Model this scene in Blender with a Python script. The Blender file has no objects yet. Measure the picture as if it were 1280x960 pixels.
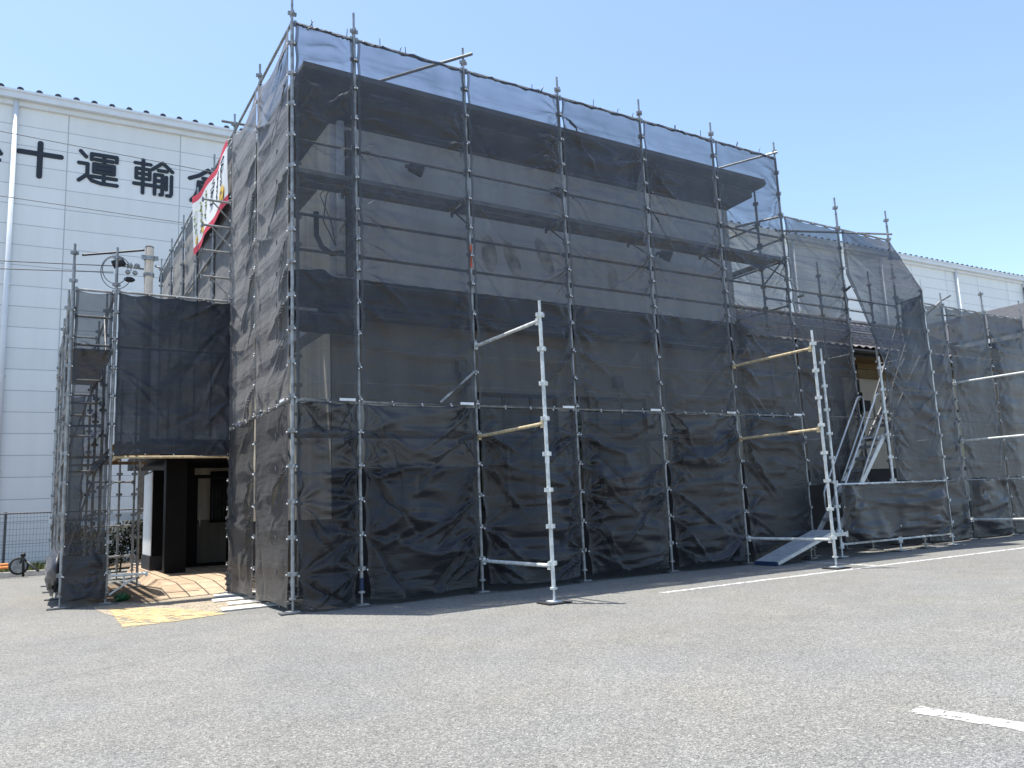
import bpy, math, random
import numpy as np
from mathutils import Vector, Matrix
random.seed(7)
R = math.radians
sc = bpy.context.scene
col = sc.collection

# ------------------------------------------------------------------ materials
MATS = {}
def nt(name):
    m = bpy.data.materials.new(name); m.use_nodes = True
    t = m.node_tree; t.nodes.clear()
    o = t.nodes.new('ShaderNodeOutputMaterial')
    MATS[name] = m
    return m, t, o
def N(t, typ, **kw):
    n = t.nodes.new(typ)
    for k, v in kw.items():
        if k.startswith('i_'):
            n.inputs[k[2:].replace('_', ' ')].default_value = v
        else: setattr(n, k, v)
    return n
def ramp(t, src, stops):
    r = t.nodes.new('ShaderNodeValToRGB')
    e = r.color_ramp.elements
    while len(e) < len(stops): e.new(0.5)
    for k, (p, c) in enumerate(stops):
        e[k].position = p; e[k].color = (*c, 1) if len(c) == 3 else c
    t.links.new(src, r.inputs[0]); return r.outputs[0]
def math_(t, op, a, b=None, c=None):
    n = t.nodes.new('ShaderNodeMath'); n.operation = op
    for k, v in enumerate((a, b, c)):
        if v is None: continue
        if isinstance(v, (int, float)): n.inputs[k].default_value = v
        else: t.links.new(v, n.inputs[k])
    return n.outputs[0]
def noise(t, vec, scale, detail=4, rough=.55):
    n = N(t, 'ShaderNodeTexNoise'); n.inputs['Scale'].default_value = scale
    n.inputs['Detail'].default_value = detail; n.inputs['Roughness'].default_value = rough
    if vec: t.links.new(vec, n.inputs['Vector'])
    return n.outputs['Fac']
def simple(name, c, rough=.6, metal=0, var=.25, scale=3, bump=0, bscale=40, spec=.4, streak=False, rust=0):
    """principled with a noise-varied colour (dirty and worn) and an optional bump"""
    m, t, o = nt(name)
    p = N(t, 'ShaderNodeBsdfPrincipled')
    geo = N(t, 'ShaderNodeNewGeometry').outputs['Position']
    v = geo
    if streak:
        mp = N(t, 'ShaderNodeMapping'); mp.inputs['Scale'].default_value = (3, 3, .35)
        t.links.new(geo, mp.inputs['Vector']); v = mp.outputs[0]
    f = noise(t, v, scale, 5, .6)
    lo = tuple(max(0, x*(1-var)) for x in c); hi = tuple(min(1, x*(1+var)) for x in c)
    base = ramp(t, f, [(.3, lo), (.7, hi)])
    if rust:
        rm = N(t, 'ShaderNodeMix', data_type='RGBA'); t.links.new(ramp(t, noise(t, geo, 7, 6, .7), [(rust, (0, 0, 0)), (rust+.07, (.75, .75, .75))]), rm.inputs[0])
        t.links.new(base, rm.inputs[6]); rm.inputs[7].default_value = (.17, .095, .05, 1); base = rm.outputs[2]
    t.links.new(base, p.inputs['Base Color'])
    p.inputs['Roughness'].default_value = rough; p.inputs['Metallic'].default_value = metal
    p.inputs['Specular IOR Level'].default_value = spec
    if bump:
        b = N(t, 'ShaderNodeBump'); b.inputs['Strength'].default_value = bump; b.inputs['Distance'].default_value = .01
        t.links.new(noise(t, geo, bscale, 3), b.inputs['Height']); t.links.new(b.outputs[0], p.inputs['Normal'])
    t.links.new(p.outputs[0], o.inputs[0]); return m

simple('galv', (.30, .31, .31), .5, .35, .4, 9, .05, 60, rust=.6)
simple('galv_dull', (.17, .175, .18), .6, .3, .3, 9)
simple('galv_bright', (.62, .64, .62), .55, .1, .3, 12, .05, 60, rust=.66)
simple('rusty', (.50, .41, .26), .65, .05, .35, 14, .08, 50)
simple('dark_steel', (.10, .105, .11), .6, .3, .3, 8)
simple('alu', (.48, .50, .51), .45, .5, .15, 8)
simple('blue_plastic', (.02, .04, .10), .5)
simple('red_paint', (.48, .10, .05), .6, 0, .4, 25)
simple('rubber', (.025, .025, .027), .8)
simple('cream_wall', (.72, .66, .55), .85, 0, .12, 1.2, .15, 90, streak=True)
simple('grey_wall', (.71, .725, .75), .85, 0, .12, 1.5, .15, 90, streak=True)
simple('brown_wall', (.24, .215, .18), .85, 0, .2, 1.2, .15, 90, streak=True)
simple('side_wall', (.78, .73, .63), .85, 0, .15, 1.5, .15, 90, streak=True)
simple('stain', (.52, .51, .48), .9, 0, .5, 6)
simple('wainscot', (.035, .036, .042), .6, 0, .3, 3)
simple('wood_dark', (.028, .026, .025), .5, 0, .3, 5)
simple('soffit_wood', (.27, .19, .09), .7, 0, .3, 4)
simple('cornice', (.13, .132, .138), .7, 0, .25, 3)
simple('roof_dark', (.045, .045, .048), .75, 0, .3, 6)
simple('tile_roof', (.17, .155, .155), .6, 0, .45, 7)
simple('white_trim', (.78, .80, .80), .5, 0, .06, 2)
simple('frame_black', (.007, .007, .008), .5, spec=.15)
simple('plank_wood', (.24, .16, .09), .8, 0, .35, 6)
simple('deck_metal', (.34, .345, .35), .55, .3, .3, 6)
simple('white_board', (.72, .70, .64), .8, 0, .2, 5)
simple('kerb_stone', (.62, .60, .56), .9, 0, .2, 6)
simple('concrete_pole', (.17, .17, .165), .85, 0, .2, 8)
simple('cable_black', (.015, .015, .016), .5)
simple('cable_grey', (.16, .17, .18), .6)
simple('orange', (.70, .26, .07), .6, 0, .25, 10)
simple('green_plastic', (.015, .09, .035), .35, 0, .6, 30)
simple('letter_ink', (.025, .032, .042), .55, 0, .15, 3)
simple('banner_red', (.62, .04, .07), .6, 0, .12, 6)
simple('banner_white', (.80, .80, .78), .65, 0, .05, 4)
simple('banner_ink', (.03, .04, .06), .6)
simple('banner_olive', (.30, .36, .09), .6)
simple('banner_yellow', (.80, .50, .08), .6)
simple('label_white', (.82, .82, .80), .5)
simple('tie_white', (.75, .75, .75), .5)
simple('hedge_leaf', (.016, .024, .012), .7, 0, .6, 30)
simple('soil', (.16, .12, .08), .95, 0, .5, 9, .5, 60)
simple('stone_white', (.80, .80, .78), .6, 0, .05, 3)
simple('black_glass', (.02, .022, .025), .08, 0, .1, 3, spec=.6)
simple('curtain', (.55, .54, .50), .8, 0, .2, 5)
simple('grass_leaf', (.085, .11, .03), .7, 0, .6, 8)

def mat_asphalt():
    m, t, o = nt('asphalt'); p = N(t, 'ShaderNodeBsdfPrincipled')
    g = N(t, 'ShaderNodeNewGeometry').outputs['Position']
    v = N(t, 'ShaderNodeTexVoronoi'); v.inputs['Scale'].default_value = 105
    t.links.new(g, v.inputs['Vector'])
    v2 = N(t, 'ShaderNodeTexVoronoi'); v2.inputs['Scale'].default_value = 260
    t.links.new(g, v2.inputs['Vector'])
    sep = N(t, 'ShaderNodeSeparateColor'); t.links.new(v.outputs['Color'], sep.inputs[0])
    sep2 = N(t, 'ShaderNodeSeparateColor'); t.links.new(v2.outputs['Color'], sep2.inputs[0])
    speck = math_(t, 'ADD', math_(t, 'MULTIPLY', sep.outputs[0], .55), math_(t, 'MULTIPLY', sep2.outputs[0], .45))
    big = noise(t, g, .35, 5, .6); mid = noise(t, g, 2.2, 4, .6); fine = noise(t, g, 28, 3, .7)
    c = ramp(t, speck, [(.05, (.050, .050, .052)), (.42, (.150, .148, .142)), (.75, (.215, .21, .20)), (1, (.42, .41, .385))])
    f = math_(t, 'ADD', math_(t, 'MULTIPLY', big, .34), math_(t, 'ADD', math_(t, 'MULTIPLY', mid, .28), math_(t, 'MULTIPLY', fine, .38)))
    k = math_(t, 'MULTIPLY_ADD', f, 1.15, .43)
    mx = N(t, 'ShaderNodeVectorMath', operation='SCALE'); t.links.new(c, mx.inputs[0]); t.links.new(k, mx.inputs['Scale'])
    warm = N(t, 'ShaderNodeMix', data_type='RGBA', blend_type='MULTIPLY'); warm.inputs[0].default_value = 1
    tint = ramp(t, noise(t, g, .6, 3), [(.35, (1.07, 1.085, 1.08)), (.68, (1.13, 1.12, 1.04))])
    t.links.new(mx.outputs[0], warm.inputs[6]); t.links.new(tint, warm.inputs[7])
    t.links.new(warm.outputs[2], p.inputs['Base Color'])
    p.inputs['Roughness'].default_value = .9; p.inputs['Specular IOR Level'].default_value = .25
    b = N(t, 'ShaderNodeBump'); b.inputs['Strength'].default_value = .55; b.inputs['Distance'].default_value = .006
    t.links.new(math_(t, 'ADD', v.outputs['Distance'], math_(t, 'MULTIPLY', fine, .6)), b.inputs['Height'])
    t.links.new(b.outputs[0], p.inputs['Normal'])
    t.links.new(p.outputs[0], o.inputs[0])
mat_asphalt()

def mat_worn(name, c, amount, scale=14):
    """paint with worn patches that let the asphalt through"""
    m, t, o = nt(name); p = N(t, 'ShaderNodeBsdfPrincipled'); tr = N(t, 'ShaderNodeBsdfTransparent'); mix = N(t, 'ShaderNodeMixShader')
    g = N(t, 'ShaderNodeNewGeometry').outputs['Position']
    n = math_(t, 'ADD', math_(t, 'MULTIPLY', noise(t, g, scale, 6, .7), .65), math_(t, 'MULTIPLY', noise(t, g, 120, 3, .7), .35))
    t.links.new(ramp(t, n, [(amount-.06, (0, 0, 0)), (amount+.06, (1, 1, 1))]), mix.inputs[0])
    t.links.new(ramp(t, noise(t, g, 30, 3), [(.3, tuple(x*.8 for x in c)), (.7, c)]), p.inputs['Base Color'])
    p.inputs['Roughness'].default_value = .8
    t.links.new(tr.outputs[0], mix.inputs[1]); t.links.new(p.outputs[0], mix.inputs[2]); t.links.new(mix.outputs[0], o.inputs[0])
mat_worn('paint_white', (.80, .80, .77), .49)
mat_worn('paint_yellow', (.72, .53, .25), .50, 6)
mat_worn('joint_dark', (.03, .03, .03), .46, 20)

def mat_gravel():
    m, t, o = nt('gravel'); p = N(t, 'ShaderNodeBsdfPrincipled')
    g = N(t, 'ShaderNodeNewGeometry').outputs['Position']
    v = N(t, 'ShaderNodeTexVoronoi'); v.inputs['Scale'].default_value = 60; t.links.new(g, v.inputs['Vector'])
    s = N(t, 'ShaderNodeSeparateColor'); t.links.new(v.outputs['Color'], s.inputs[0])
    f = math_(t, 'ADD', math_(t, 'MULTIPLY', s.outputs[0], .5), math_(t, 'MULTIPLY', noise(t, g, 5, 5, .65), .5))
    t.links.new(ramp(t, f, [(.2, (.13, .11, .08)), (.5, (.32, .27, .20)), (.8, (.50, .43, .33))]), p.inputs['Base Color'])
    p.inputs['Roughness'].default_value = .95
    b = N(t, 'ShaderNodeBump'); b.inputs['Strength'].default_value = .8; b.inputs['Distance'].default_value = .01
    t.links.new(v.outputs['Distance'], b.inputs['Height']); t.links.new(b.outputs[0], p.inputs['Normal'])
    t.links.new(p.outputs[0], o.inputs[0])
mat_gravel()

def mat_tiles():
    m, t, o = nt('floor_tiles'); p = N(t, 'ShaderNodeBsdfPrincipled')
    g = N(t, 'ShaderNodeNewGeometry').outputs['Position']
    br = N(t, 'ShaderNodeTexBrick'); br.offset = 0; br.squash = 1
    br.inputs['Scale'].default_value = 1; br.inputs['Brick Width'].default_value = .3; br.inputs['Row Height'].default_value = .6
    br.inputs['Mortar Size'].default_value = .013; br.inputs['Color1'].default_value = (.50, .37, .25, 1); br.inputs['Color2'].default_value = (.40, .29, .19, 1)
    br.inputs['Mortar'].default_value = (.05, .04, .03, 1); br.inputs['Bias'].default_value = 0
    t.links.new(g, br.inputs['Vector'])
    mx = N(t, 'ShaderNodeMix', data_type='RGBA', blend_type='MULTIPLY'); mx.inputs[0].default_value = 1
    t.links.new(br.outputs[0], mx.inputs[6]); t.links.new(ramp(t, noise(t, g, 6, 5), [(.3, (.75, .75, .75)), (.7, (1.1, 1.1, 1.1))]), mx.inputs[7])
    t.links.new(mx.outputs[2], p.inputs['Base Color']); p.inputs['Roughness'].default_value = .75
    t.links.new(p.outputs[0], o.inputs[0])
mat_tiles()

def mat_siding(zs, xs, x0):
    m, t, o = nt('siding'); p = N(t, 'ShaderNodeBsdfPrincipled')
    g = N(t, 'ShaderNodeTexCoord').outputs['Object']
    s = N(t, 'ShaderNodeSeparateXYZ'); t.links.new(g, s.inputs[0])
    fz = math_(t, 'FRACT', math_(t, 'DIVIDE', s.outputs[2], zs)); fx = math_(t, 'FRACT', math_(t, 'DIVIDE', math_(t, 'SUBTRACT', s.outputs[0], x0), xs))
    lz = math_(t, 'LESS_THAN', fz, .022/zs); lx = math_(t, 'LESS_THAN', fx, .03/xs)
    line = math_(t, 'MAXIMUM', lz, lx)
    # every panel a hair different
    iz = math_(t, 'FLOOR', math_(t, 'DIVIDE', s.outputs[2], zs)); ix = math_(t, 'FLOOR', math_(t, 'DIVIDE', math_(t, 'SUBTRACT', s.outputs[0], x0), xs))
    cv = N(t, 'ShaderNodeCombineXYZ'); t.links.new(ix, cv.inputs[0]); t.links.new(iz, cv.inputs[1])
    wn = N(t, 'ShaderNodeTexWhiteNoise', noise_dimensions='2D'); t.links.new(cv.outputs[0], wn.inputs['Vector'])
    mp = N(t, 'ShaderNodeMapping'); mp.inputs['Scale'].default_value = (1.5, 1.5, .12); t.links.new(g, mp.inputs['Vector'])
    st = noise(t, mp.outputs[0], 1.3, 5, .6)
    k = math_(t, 'MULTIPLY_ADD', wn.outputs['Value'], .05, math_(t, 'MULTIPLY_ADD', st, .18, .86))
    base = N(t, 'ShaderNodeVectorMath', operation='SCALE'); base.inputs[0].default_value = (.86, .86, .82); t.links.new(k, base.inputs['Scale'])
    mx = N(t, 'ShaderNodeMix', data_type='RGBA'); t.links.new(line, mx.inputs[0]); t.links.new(base.outputs[0], mx.inputs[6]); mx.inputs[7].default_value = (.44, .46, .46, 1)
    t.links.new(mx.outputs[2], p.inputs['Base Color']); p.inputs['Roughness'].default_value = .5
    b = N(t, 'ShaderNodeBump'); b.inputs['Strength'].default_value = .5; b.inputs['Distance'].default_value = .015; b.invert = True
    t.links.new(line, b.inputs['Height']); t.links.new(b.outputs[0], p.inputs['Normal'])
    t.links.new(p.outputs[0], o.inputs[0])

def mat_net(name, T, c, sheen, p_exp, rough, spec):
    """open woven mesh: thread colour mixed with the holes between threads; a slanted view closes the holes"""
    m, t, o = nt(name); p = N(t, 'ShaderNodeBsdfPrincipled'); tr = N(t, 'ShaderNodeBsdfTransparent'); mix = N(t, 'ShaderNodeMixShader')
    g = N(t, 'ShaderNodeNewGeometry')
    d = N(t, 'ShaderNodeVectorMath', operation='DOT_PRODUCT'); t.links.new(g.outputs['Incoming'], d.inputs[0]); t.links.new(g.outputs['Normal'], d.inputs[1])
    cs = math_(t, 'MAXIMUM', math_(t, 'ABSOLUTE', d.outputs['Value']), .08)
    inv = math_(t, 'POWER', cs, -p_exp)
    uv = N(t, 'ShaderNodeUVMap').outputs[0]
    s = N(t, 'ShaderNodeSeparateXYZ'); t.links.new(uv, s.inputs[0])   # u: metres to nearest edge, v: metres up
    hem = math_(t, 'LESS_THAN', s.outputs[0], .045)
    nz = noise(t, g.outputs['Position'], 1.7, 4, .6)
    orn = N(t, 'ShaderNodeObjectInfo').outputs['Random']   # sheets of different age
    tt = math_(t, 'ADD', math_(t, 'MULTIPLY_ADD', nz, .22, T-.11), math_(t, 'MULTIPLY_ADD', orn, .2*T, -.1*T))
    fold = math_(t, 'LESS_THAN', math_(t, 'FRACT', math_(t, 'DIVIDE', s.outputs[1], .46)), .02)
    tt = math_(t, 'MULTIPLY', tt, math_(t, 'MULTIPLY_ADD', hem, -.55, 1))
    tt = math_(t, 'MULTIPLY', tt, math_(t, 'MULTIPLY_ADD', fold, -.22, 1))
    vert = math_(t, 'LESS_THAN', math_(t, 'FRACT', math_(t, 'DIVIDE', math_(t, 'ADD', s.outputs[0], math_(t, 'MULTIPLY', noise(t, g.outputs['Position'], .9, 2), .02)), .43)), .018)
    wear_highlight = math_(t, 'MULTIPLY', math_(t, 'MAXIMUM', fold, math_(t, 'MULTIPLY', vert, .6)), math_(t, 'GREATER_THAN', noise(t, g.outputs['Position'], 3.1, 3), .45))  # pale crease lines: some whitening, mostly fold highlights painted into the thread colour
    hole = math_(t, 'POWER', tt, inv)
    t.links.new(math_(t, 'SUBTRACT', 1, hole), mix.inputs[0])
    # dusty patches
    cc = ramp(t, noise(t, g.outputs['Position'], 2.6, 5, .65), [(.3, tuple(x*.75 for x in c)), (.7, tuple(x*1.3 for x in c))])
    wm_ = N(t, 'ShaderNodeMix', data_type='RGBA'); t.links.new(math_(t, 'MULTIPLY', wear_highlight, .5), wm_.inputs[0]); t.links.new(cc, wm_.inputs[6]); wm_.inputs[7].default_value = (*[min(1, x*3.2) for x in c], 1)
    t.links.new(wm_.outputs[2], p.inputs['Base Color']); p.inputs['Roughness'].default_value = rough
    p.inputs['Specular IOR Level'].default_value = spec
    p.inputs['Sheen Weight'].default_value = sheen; p.inputs['Sheen Roughness'].default_value = .35
    b = N(t, 'ShaderNodeBump'); b.inputs['Strength'].default_value = .6; b.inputs['Distance'].default_value = .03
    mp = N(t, 'ShaderNodeMapping'); mp.inputs['Scale'].default_value = (1.2, 1.2, 4.5); t.links.new(g.outputs['Position'], mp.inputs['Vector'])
    t.links.new(noise(t, mp.outputs[0], 2.2, 6, .62), b.inputs['Height']); t.links.new(b.outputs[0], p.inputs['Normal'])
    t.links.new(tr.outputs[0], mix.inputs[1]); t.links.new(p.outputs[0], mix.inputs[2]); t.links.new(mix.outputs[0], o.inputs[0])
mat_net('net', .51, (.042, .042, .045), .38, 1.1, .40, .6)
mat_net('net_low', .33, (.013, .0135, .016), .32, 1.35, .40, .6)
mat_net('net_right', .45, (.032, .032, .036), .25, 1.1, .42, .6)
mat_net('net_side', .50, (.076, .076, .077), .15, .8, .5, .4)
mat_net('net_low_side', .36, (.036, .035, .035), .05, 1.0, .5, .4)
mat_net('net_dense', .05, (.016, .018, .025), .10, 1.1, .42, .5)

# ------------------------------------------------------------------ mesh builder
class MB:
    def __init__(s): s.v = []; s.f = []; s.mi = []; s.m = 0
    def add(s, vs, fs):
        o = len(s.v); s.v += [tuple(map(float, v)) for v in vs]; s.f += [tuple(i+o for i in f) for f in fs]; s.mi += [s.m]*len(fs); return s
    def box(s, x0, x1, y0, y1, z0, z1, ch=0):
        V = [(x, y, z) for z in (z0, z1) for y in (y0, y1) for x in (x0, x1)]
        return s.add(V, [(0, 2, 3, 1), (4, 5, 7, 6), (0, 1, 5, 4), (2, 6, 7, 3), (0, 4, 6, 2), (1, 3, 7, 5)])
    def beam(s, a, b, w, h, up=(0, 0, 1)):
        a = Vector(a); b = Vector(b); d = (b-a).normalized(); u = Vector(up)
        if abs(d.dot(u)) > .98: u = Vector((1, 0, 0))
        r = d.cross(u).normalized(); u = r.cross(d)
        V = [q + r*sx*w/2 + u*sz*h/2 for q in (a, b) for sx, sz in ((-1, -1), (1, -1), (1, 1), (-1, 1))]
        return s.add(V, [(0, 3, 2, 1), (4, 5, 6, 7), (0, 1, 5, 4), (1, 2, 6, 5), (2, 3, 7, 6), (3, 0, 4, 7)])
    def tube(s, pts, r, n=8, cap=True):
        pts = [Vector(p) for p in pts]; rings = []
        rr = r if isinstance(r, (list, tuple)) else [r]*len(pts)
        u0 = None
        for i, p in enumerate(pts):
            d = (pts[min(i+1, len(pts)-1)] - pts[max(i-1, 0)]).normalized()
            if u0 is None: u0 = d.orthogonal().normalized()
            u0 = (u0 - d*u0.dot(d)).normalized(); w = d.cross(u0)
            rings.append([p + (u0*math.cos(2*math.pi*k/n) + w*math.sin(2*math.pi*k/n))*rr[i] for k in range(n)])
        V = [q for g in rings for q in g]; F = []
        for i in range(len(pts)-1):
            for k in range(n): F.append((i*n+k, i*n+(k+1) % n, (i+1)*n+(k+1) % n, (i+1)*n+k))
        if cap: F.append(tuple(range(n-1, -1, -1))); F.append(tuple((len(pts)-1)*n+k for k in range(n)))
        return s.add(V, F)
    def prism(s, poly, z0, z1):
        n = len(poly); V = [(x, y, z0) for x, y in poly]+[(x, y, z1) for x, y in poly]
        return s.add(V, [tuple(range(n-1, -1, -1)), tuple(range(n, 2*n))]+[(i, (i+1) % n, n+(i+1) % n, n+i) for i in range(n)])
    def ball(s, c, r, n=8, m=5, sq=(1, 1, 1)):
        V = []; F = []
        for j in range(m+1):
            a = math.pi*j/m
            for k in range(n):
                b = 2*math.pi*k/n; V.append((c[0]+r*sq[0]*math.sin(a)*math.cos(b), c[1]+r*sq[1]*math.sin(a)*math.sin(b), c[2]+r*sq[2]*math.cos(a)))
        for j in range(m):
            for k in range(n): F.append((j*n+k, (j+1)*n+k, (j+1)*n+(k+1) % n, j*n+(k+1) % n))
        return s.add(V, F)
    def build(s, name, mats, parent=None, smooth=False):
        me = bpy.data.meshes.new(name)
        off = Vector((0, 0, 0)); q = parent
        while q is not None: off = off + q.location; q = q.parent
        V = s.v
        if parent is None and V:
            a = np.array(V); off = Vector(((a[:, 0].min()+a[:, 0].max())/2, (a[:, 1].min()+a[:, 1].max())/2, a[:, 2].min()))
        me.from_pydata([(x-off.x, y-off.y, z-off.z) for x, y, z in V], [], s.f); me.update()
        if not isinstance(mats, (list, tuple)): mats = [mats]
        for m in mats: me.materials.append(MATS[m])
        if len(mats) > 1: me.polygons.foreach_set('material_index', s.mi)
        if smooth: me.polygons.foreach_set('use_smooth', [True]*len(me.polygons))
        ob = bpy.data.objects.new(name, me); col.objects.link(ob)
        if parent is not None: ob.parent = parent
        else: ob.location = off
        return ob

def tag(o, label=None, cat=None, group=None, kind=None):
    if label: o['label'] = label
    if cat: o['category'] = cat
    if group: o['group'] = group
    if kind: o['kind'] = kind
    return o
def thing(name, label, cat, loc, group=None):
    o = bpy.data.objects.new(name, None); col.objects.link(o); o.location = loc; o.empty_display_size = .2
    return tag(o, label, cat, group)
def part(name, mb, mat, parent, smooth=False, label=None):
    return tag(mb.build(name, mat, parent, smooth), label)

# ------------------------------------------------------------------ camera
f_px, yaw, pitch, roll = 984.8, .5529, .1538, -.0444
cpos = Vector((-2.871, -10.064, 1.198))
fw = Vector((math.sin(yaw)*math.cos(pitch), math.cos(yaw)*math.cos(pitch), math.sin(pitch)))
r0 = Vector((math.cos(yaw), -math.sin(yaw), 0)); u0 = r0.cross(fw)
rr = r0*math.cos(roll)+u0*math.sin(roll); uu = u0*math.cos(roll)-r0*math.sin(roll)
cd = bpy.data.cameras.new('camera'); cam = bpy.data.objects.new('camera', cd); col.objects.link(cam)
cam.matrix_world = Matrix(((rr.x, uu.x, -fw.x, cpos.x), (rr.y, uu.y, -fw.y, cpos.y), (rr.z, uu.z, -fw.z, cpos.z), (0, 0, 0, 1)))
cd.sensor_width = 36; cd.lens = f_px/1280*36; cd.clip_start = .05; cd.clip_end = 2000
sc.camera = cam

# ------------------------------------------------------------------ light and sky
SUN = Vector((-.14, .185, 1)).normalized()
el = math.asin(SUN.z)
w = bpy.data.worlds.new('World'); sc.world = w; w.use_nodes = True
wt = w.node_tree; wt.nodes.clear()
sky = wt.nodes.new('ShaderNodeTexSky'); sky.sky_type = 'NISHITA'; sky.sun_disc = False
sky.sun_elevation = el; sky.sun_rotation = math.atan2(SUN.x, SUN.y); sky.altitude = 0
sky.air_density = 1.0; sky.dust_density = .9; sky.ozone_density = 1.9
bg = wt.nodes.new('ShaderNodeBackground'); bg.inputs[1].default_value = .15
wo = wt.nodes.new('ShaderNodeOutputWorld'); wt.links.new(sky.outputs[0], bg.inputs[0]); wt.links.new(bg.outputs[0], wo.inputs[0])
sd = bpy.data.lights.new('sun', 'SUN'); sd.energy = 4.4; sd.angle = R(.53); sd.color = (1, .955, .88)
so = bpy.data.objects.new('sun', sd); col.objects.link(so); so.location = (0, 0, 30)
so.rotation_euler = SUN.to_track_quat('Z', 'Y').to_euler()
sc.view_settings.view_transform = 'Standard'; sc.view_settings.look = 'None'; sc.view_settings.exposure = .93; sc.view_settings.gamma = 1
sc.render.engine = 'CYCLES'
sc.cycles.transparent_max_bounces = 32; sc.cycles.max_bounces = 8; sc.cycles.diffuse_bounces = 4; sc.cycles.use_denoising = True
try: sc.cycles.denoiser = 'OPENIMAGEDENOISE'
except Exception: pass
sc.cycles.caustics_reflective = False; sc.cycles.caustics_refractive = False

# ------------------------------------------------------------------ ground
g = MB(); g.add([(-150, -120, 0), (250, -120, 0), (250, 200, 0), (-150, 200, 0)], [(0, 1, 2, 3)])
tag(g.build('ground', 'asphalt'), kind='structure')
def strip(name, a, b, wd, mat, z, n=24, wob=0):
    a = Vector((*a, 0)); b = Vector((*b, 0)); d = (b-a).normalized(); s = Vector((-d.y, d.x, 0)); m = MB(); V = []
    for i in range(n+1):
        q = a+(b-a)*i/n
        j = s*random.uniform(-wob, wob)
        for e in (-1, 1): V.append(q+j+s*(e*wd/2+random.uniform(-.06, .06)*wd))
    m.add([(v.x, v.y, z) for v in V], [(2*i, 2*i+2, 2*i+3, 2*i+1) for i in range(n)])
    return tag(m.build(name, mat), kind='structure')
strip('road_marking', (4.2, -2.05), (24, -2.2), .10, 'paint_white', .004, 60)
strip('road_marking', (8.93, -.5), (8.76, -2.1), .09, 'paint_white', .004)
strip('road_marking', (1.33, -7.30), (1.62, -9.3), .155, 'paint_white', .004, 40)
strip('pavement_joint', (-4.6, -.92), (-1.75, .16), .006, 'joint_dark', .003, 30, .012)
strip('pavement_joint', (-3.6, -3.2), (-.2, -1.1), .005, 'joint_dark', .003, 40, .015)
m = MB(); m.add([(-1.86, .36, .008), (-1.25, .50, .008), (-.62, .72, .008), (-.95, 1.75, .008), (-1.3, 2.4, .008), (-1.82, 3.0, .008)], [(0, 1, 2, 3, 4, 5)])
tag(m.build('pavement_marking', 'paint_yellow'), kind='structure')
def blob(name, cx, cy, rx, ry, z, mat, seed, n=40):
    rnd = random.Random(seed); ph = [rnd.uniform(0, 6.3) for _ in range(6)]
    V = []
    for k in range(n):
        a = 2*math.pi*k/n; r = 1+sum(.09/(j+1)**.5*math.sin((j+2)*a+ph[j]) for j in range(6))
        V.append((cx+rx*r*math.cos(a), cy+ry*r*math.sin(a), z))
    m = MB(); m.add(V, [tuple(range(n))]); return tag(m.build(name, mat), kind='structure')
blob('gravel_path', -.85, 2.95, 1.0, 2.15, .004, 'gravel', 3)
blob('soil_ground', -1.35, 5.6, .75, 2.1, .012, 'soil', 5)

# white boards lying by the corner of the nets
for k, (x0, y0, x1, y1, lb) in enumerate([(-.34, 2.98, .35, 3.44, 'rearmost'), (-.50, 2.30, .30, 2.74, 'second from rear'), (-.42, 1.66, .32, 2.06, 'third from rear'), (-.64, 1.0, .30, 1.38, 'frontmost')]):
    m = MB(); m.prism([(x0, y0), (x1, y0+.05), (x1+.02, y1), (x0+.05, y1-.04)], .008, .022)
    tag(m.build('white_board', 'white_board'), 'weathered white board lying on gravel under the corner nets, %s of four' % lb, 'board', 'white boards by the entrance')

# kerb, grass verge and hedge strip along the warehouse
for k, x in enumerate([-9.0, -6.6, -4.2, -2.35, -.4]):
    m = MB(); L = 1.9 if x != -2.35 else 1.0
    m.box(x-.0, x+L*.95, 13.5, 13.66, 0, .13)
    lb = ['grey white kerb stone farthest left along the grass verge', 'grey white kerb stone left of the orange barred object', 'long white kerb stone under the orange barred object', 'short white kerb stone just left of the netted tower', 'white kerb stone behind the netted tower'][k]
    tag(m.build('kerb_stone', 'kerb_stone'), lb, 'kerb stone', 'kerb stones along the verge')
m = MB(); m.add([(-14, 13.66, .05), (12, 13.66, .05), (12, 19.6, .05), (-14, 19.6, .05)], [(0, 1, 2, 3)])
tag(m.build('verge_ground', 'soil'), kind='structure')
rng = random.Random(5); m = MB()
for k in range(5200):
    x = rng.uniform(-8, -1.6); y = 13.68+abs(rng.gauss(0, .7)); h = rng.uniform(.08, .34); a = rng.uniform(0, 6.3); lx = rng.gauss(0, .09); ly = rng.gauss(0, .09); wd = rng.uniform(.008, .02)
    c, s_ = math.cos(a)*wd, math.sin(a)*wd
    m.add([(x-c, y-s_, .05), (x+c, y+s_, .05), (x+lx, y+ly, .05+h)], [(0, 1, 2)])
tag(m.build('grass', 'grass_leaf'), 'rough green grass along the foot of the mesh fence', 'grass', kind='stuff')

# ------------------------------------------------------------------ warehouse
SF = 1.1565
def S(x, y, z): return (cpos.x+(x-cpos.x)*SF, cpos.y+(y-cpos.y)*SF, cpos.z+(z-cpos.z)*SF)
wa = Vector(S(-4.05, 15.5, 0)); wb = Vector(S(49.1, 13.55, 0)); wa.z = wb.z = 0
wd_ = (wb-wa).normalized(); ang = math.atan2(wd_.y, wd_.x)
WZ = cpos.z+(13.5-cpos.z)*SF                      # underside of the gutter
wh = thing('warehouse', 'huge white panel clad warehouse with large dark lettering under its eave', 'warehouse', (wa.x, wa.y, 0))
wh.rotation_euler.z = ang
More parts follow.
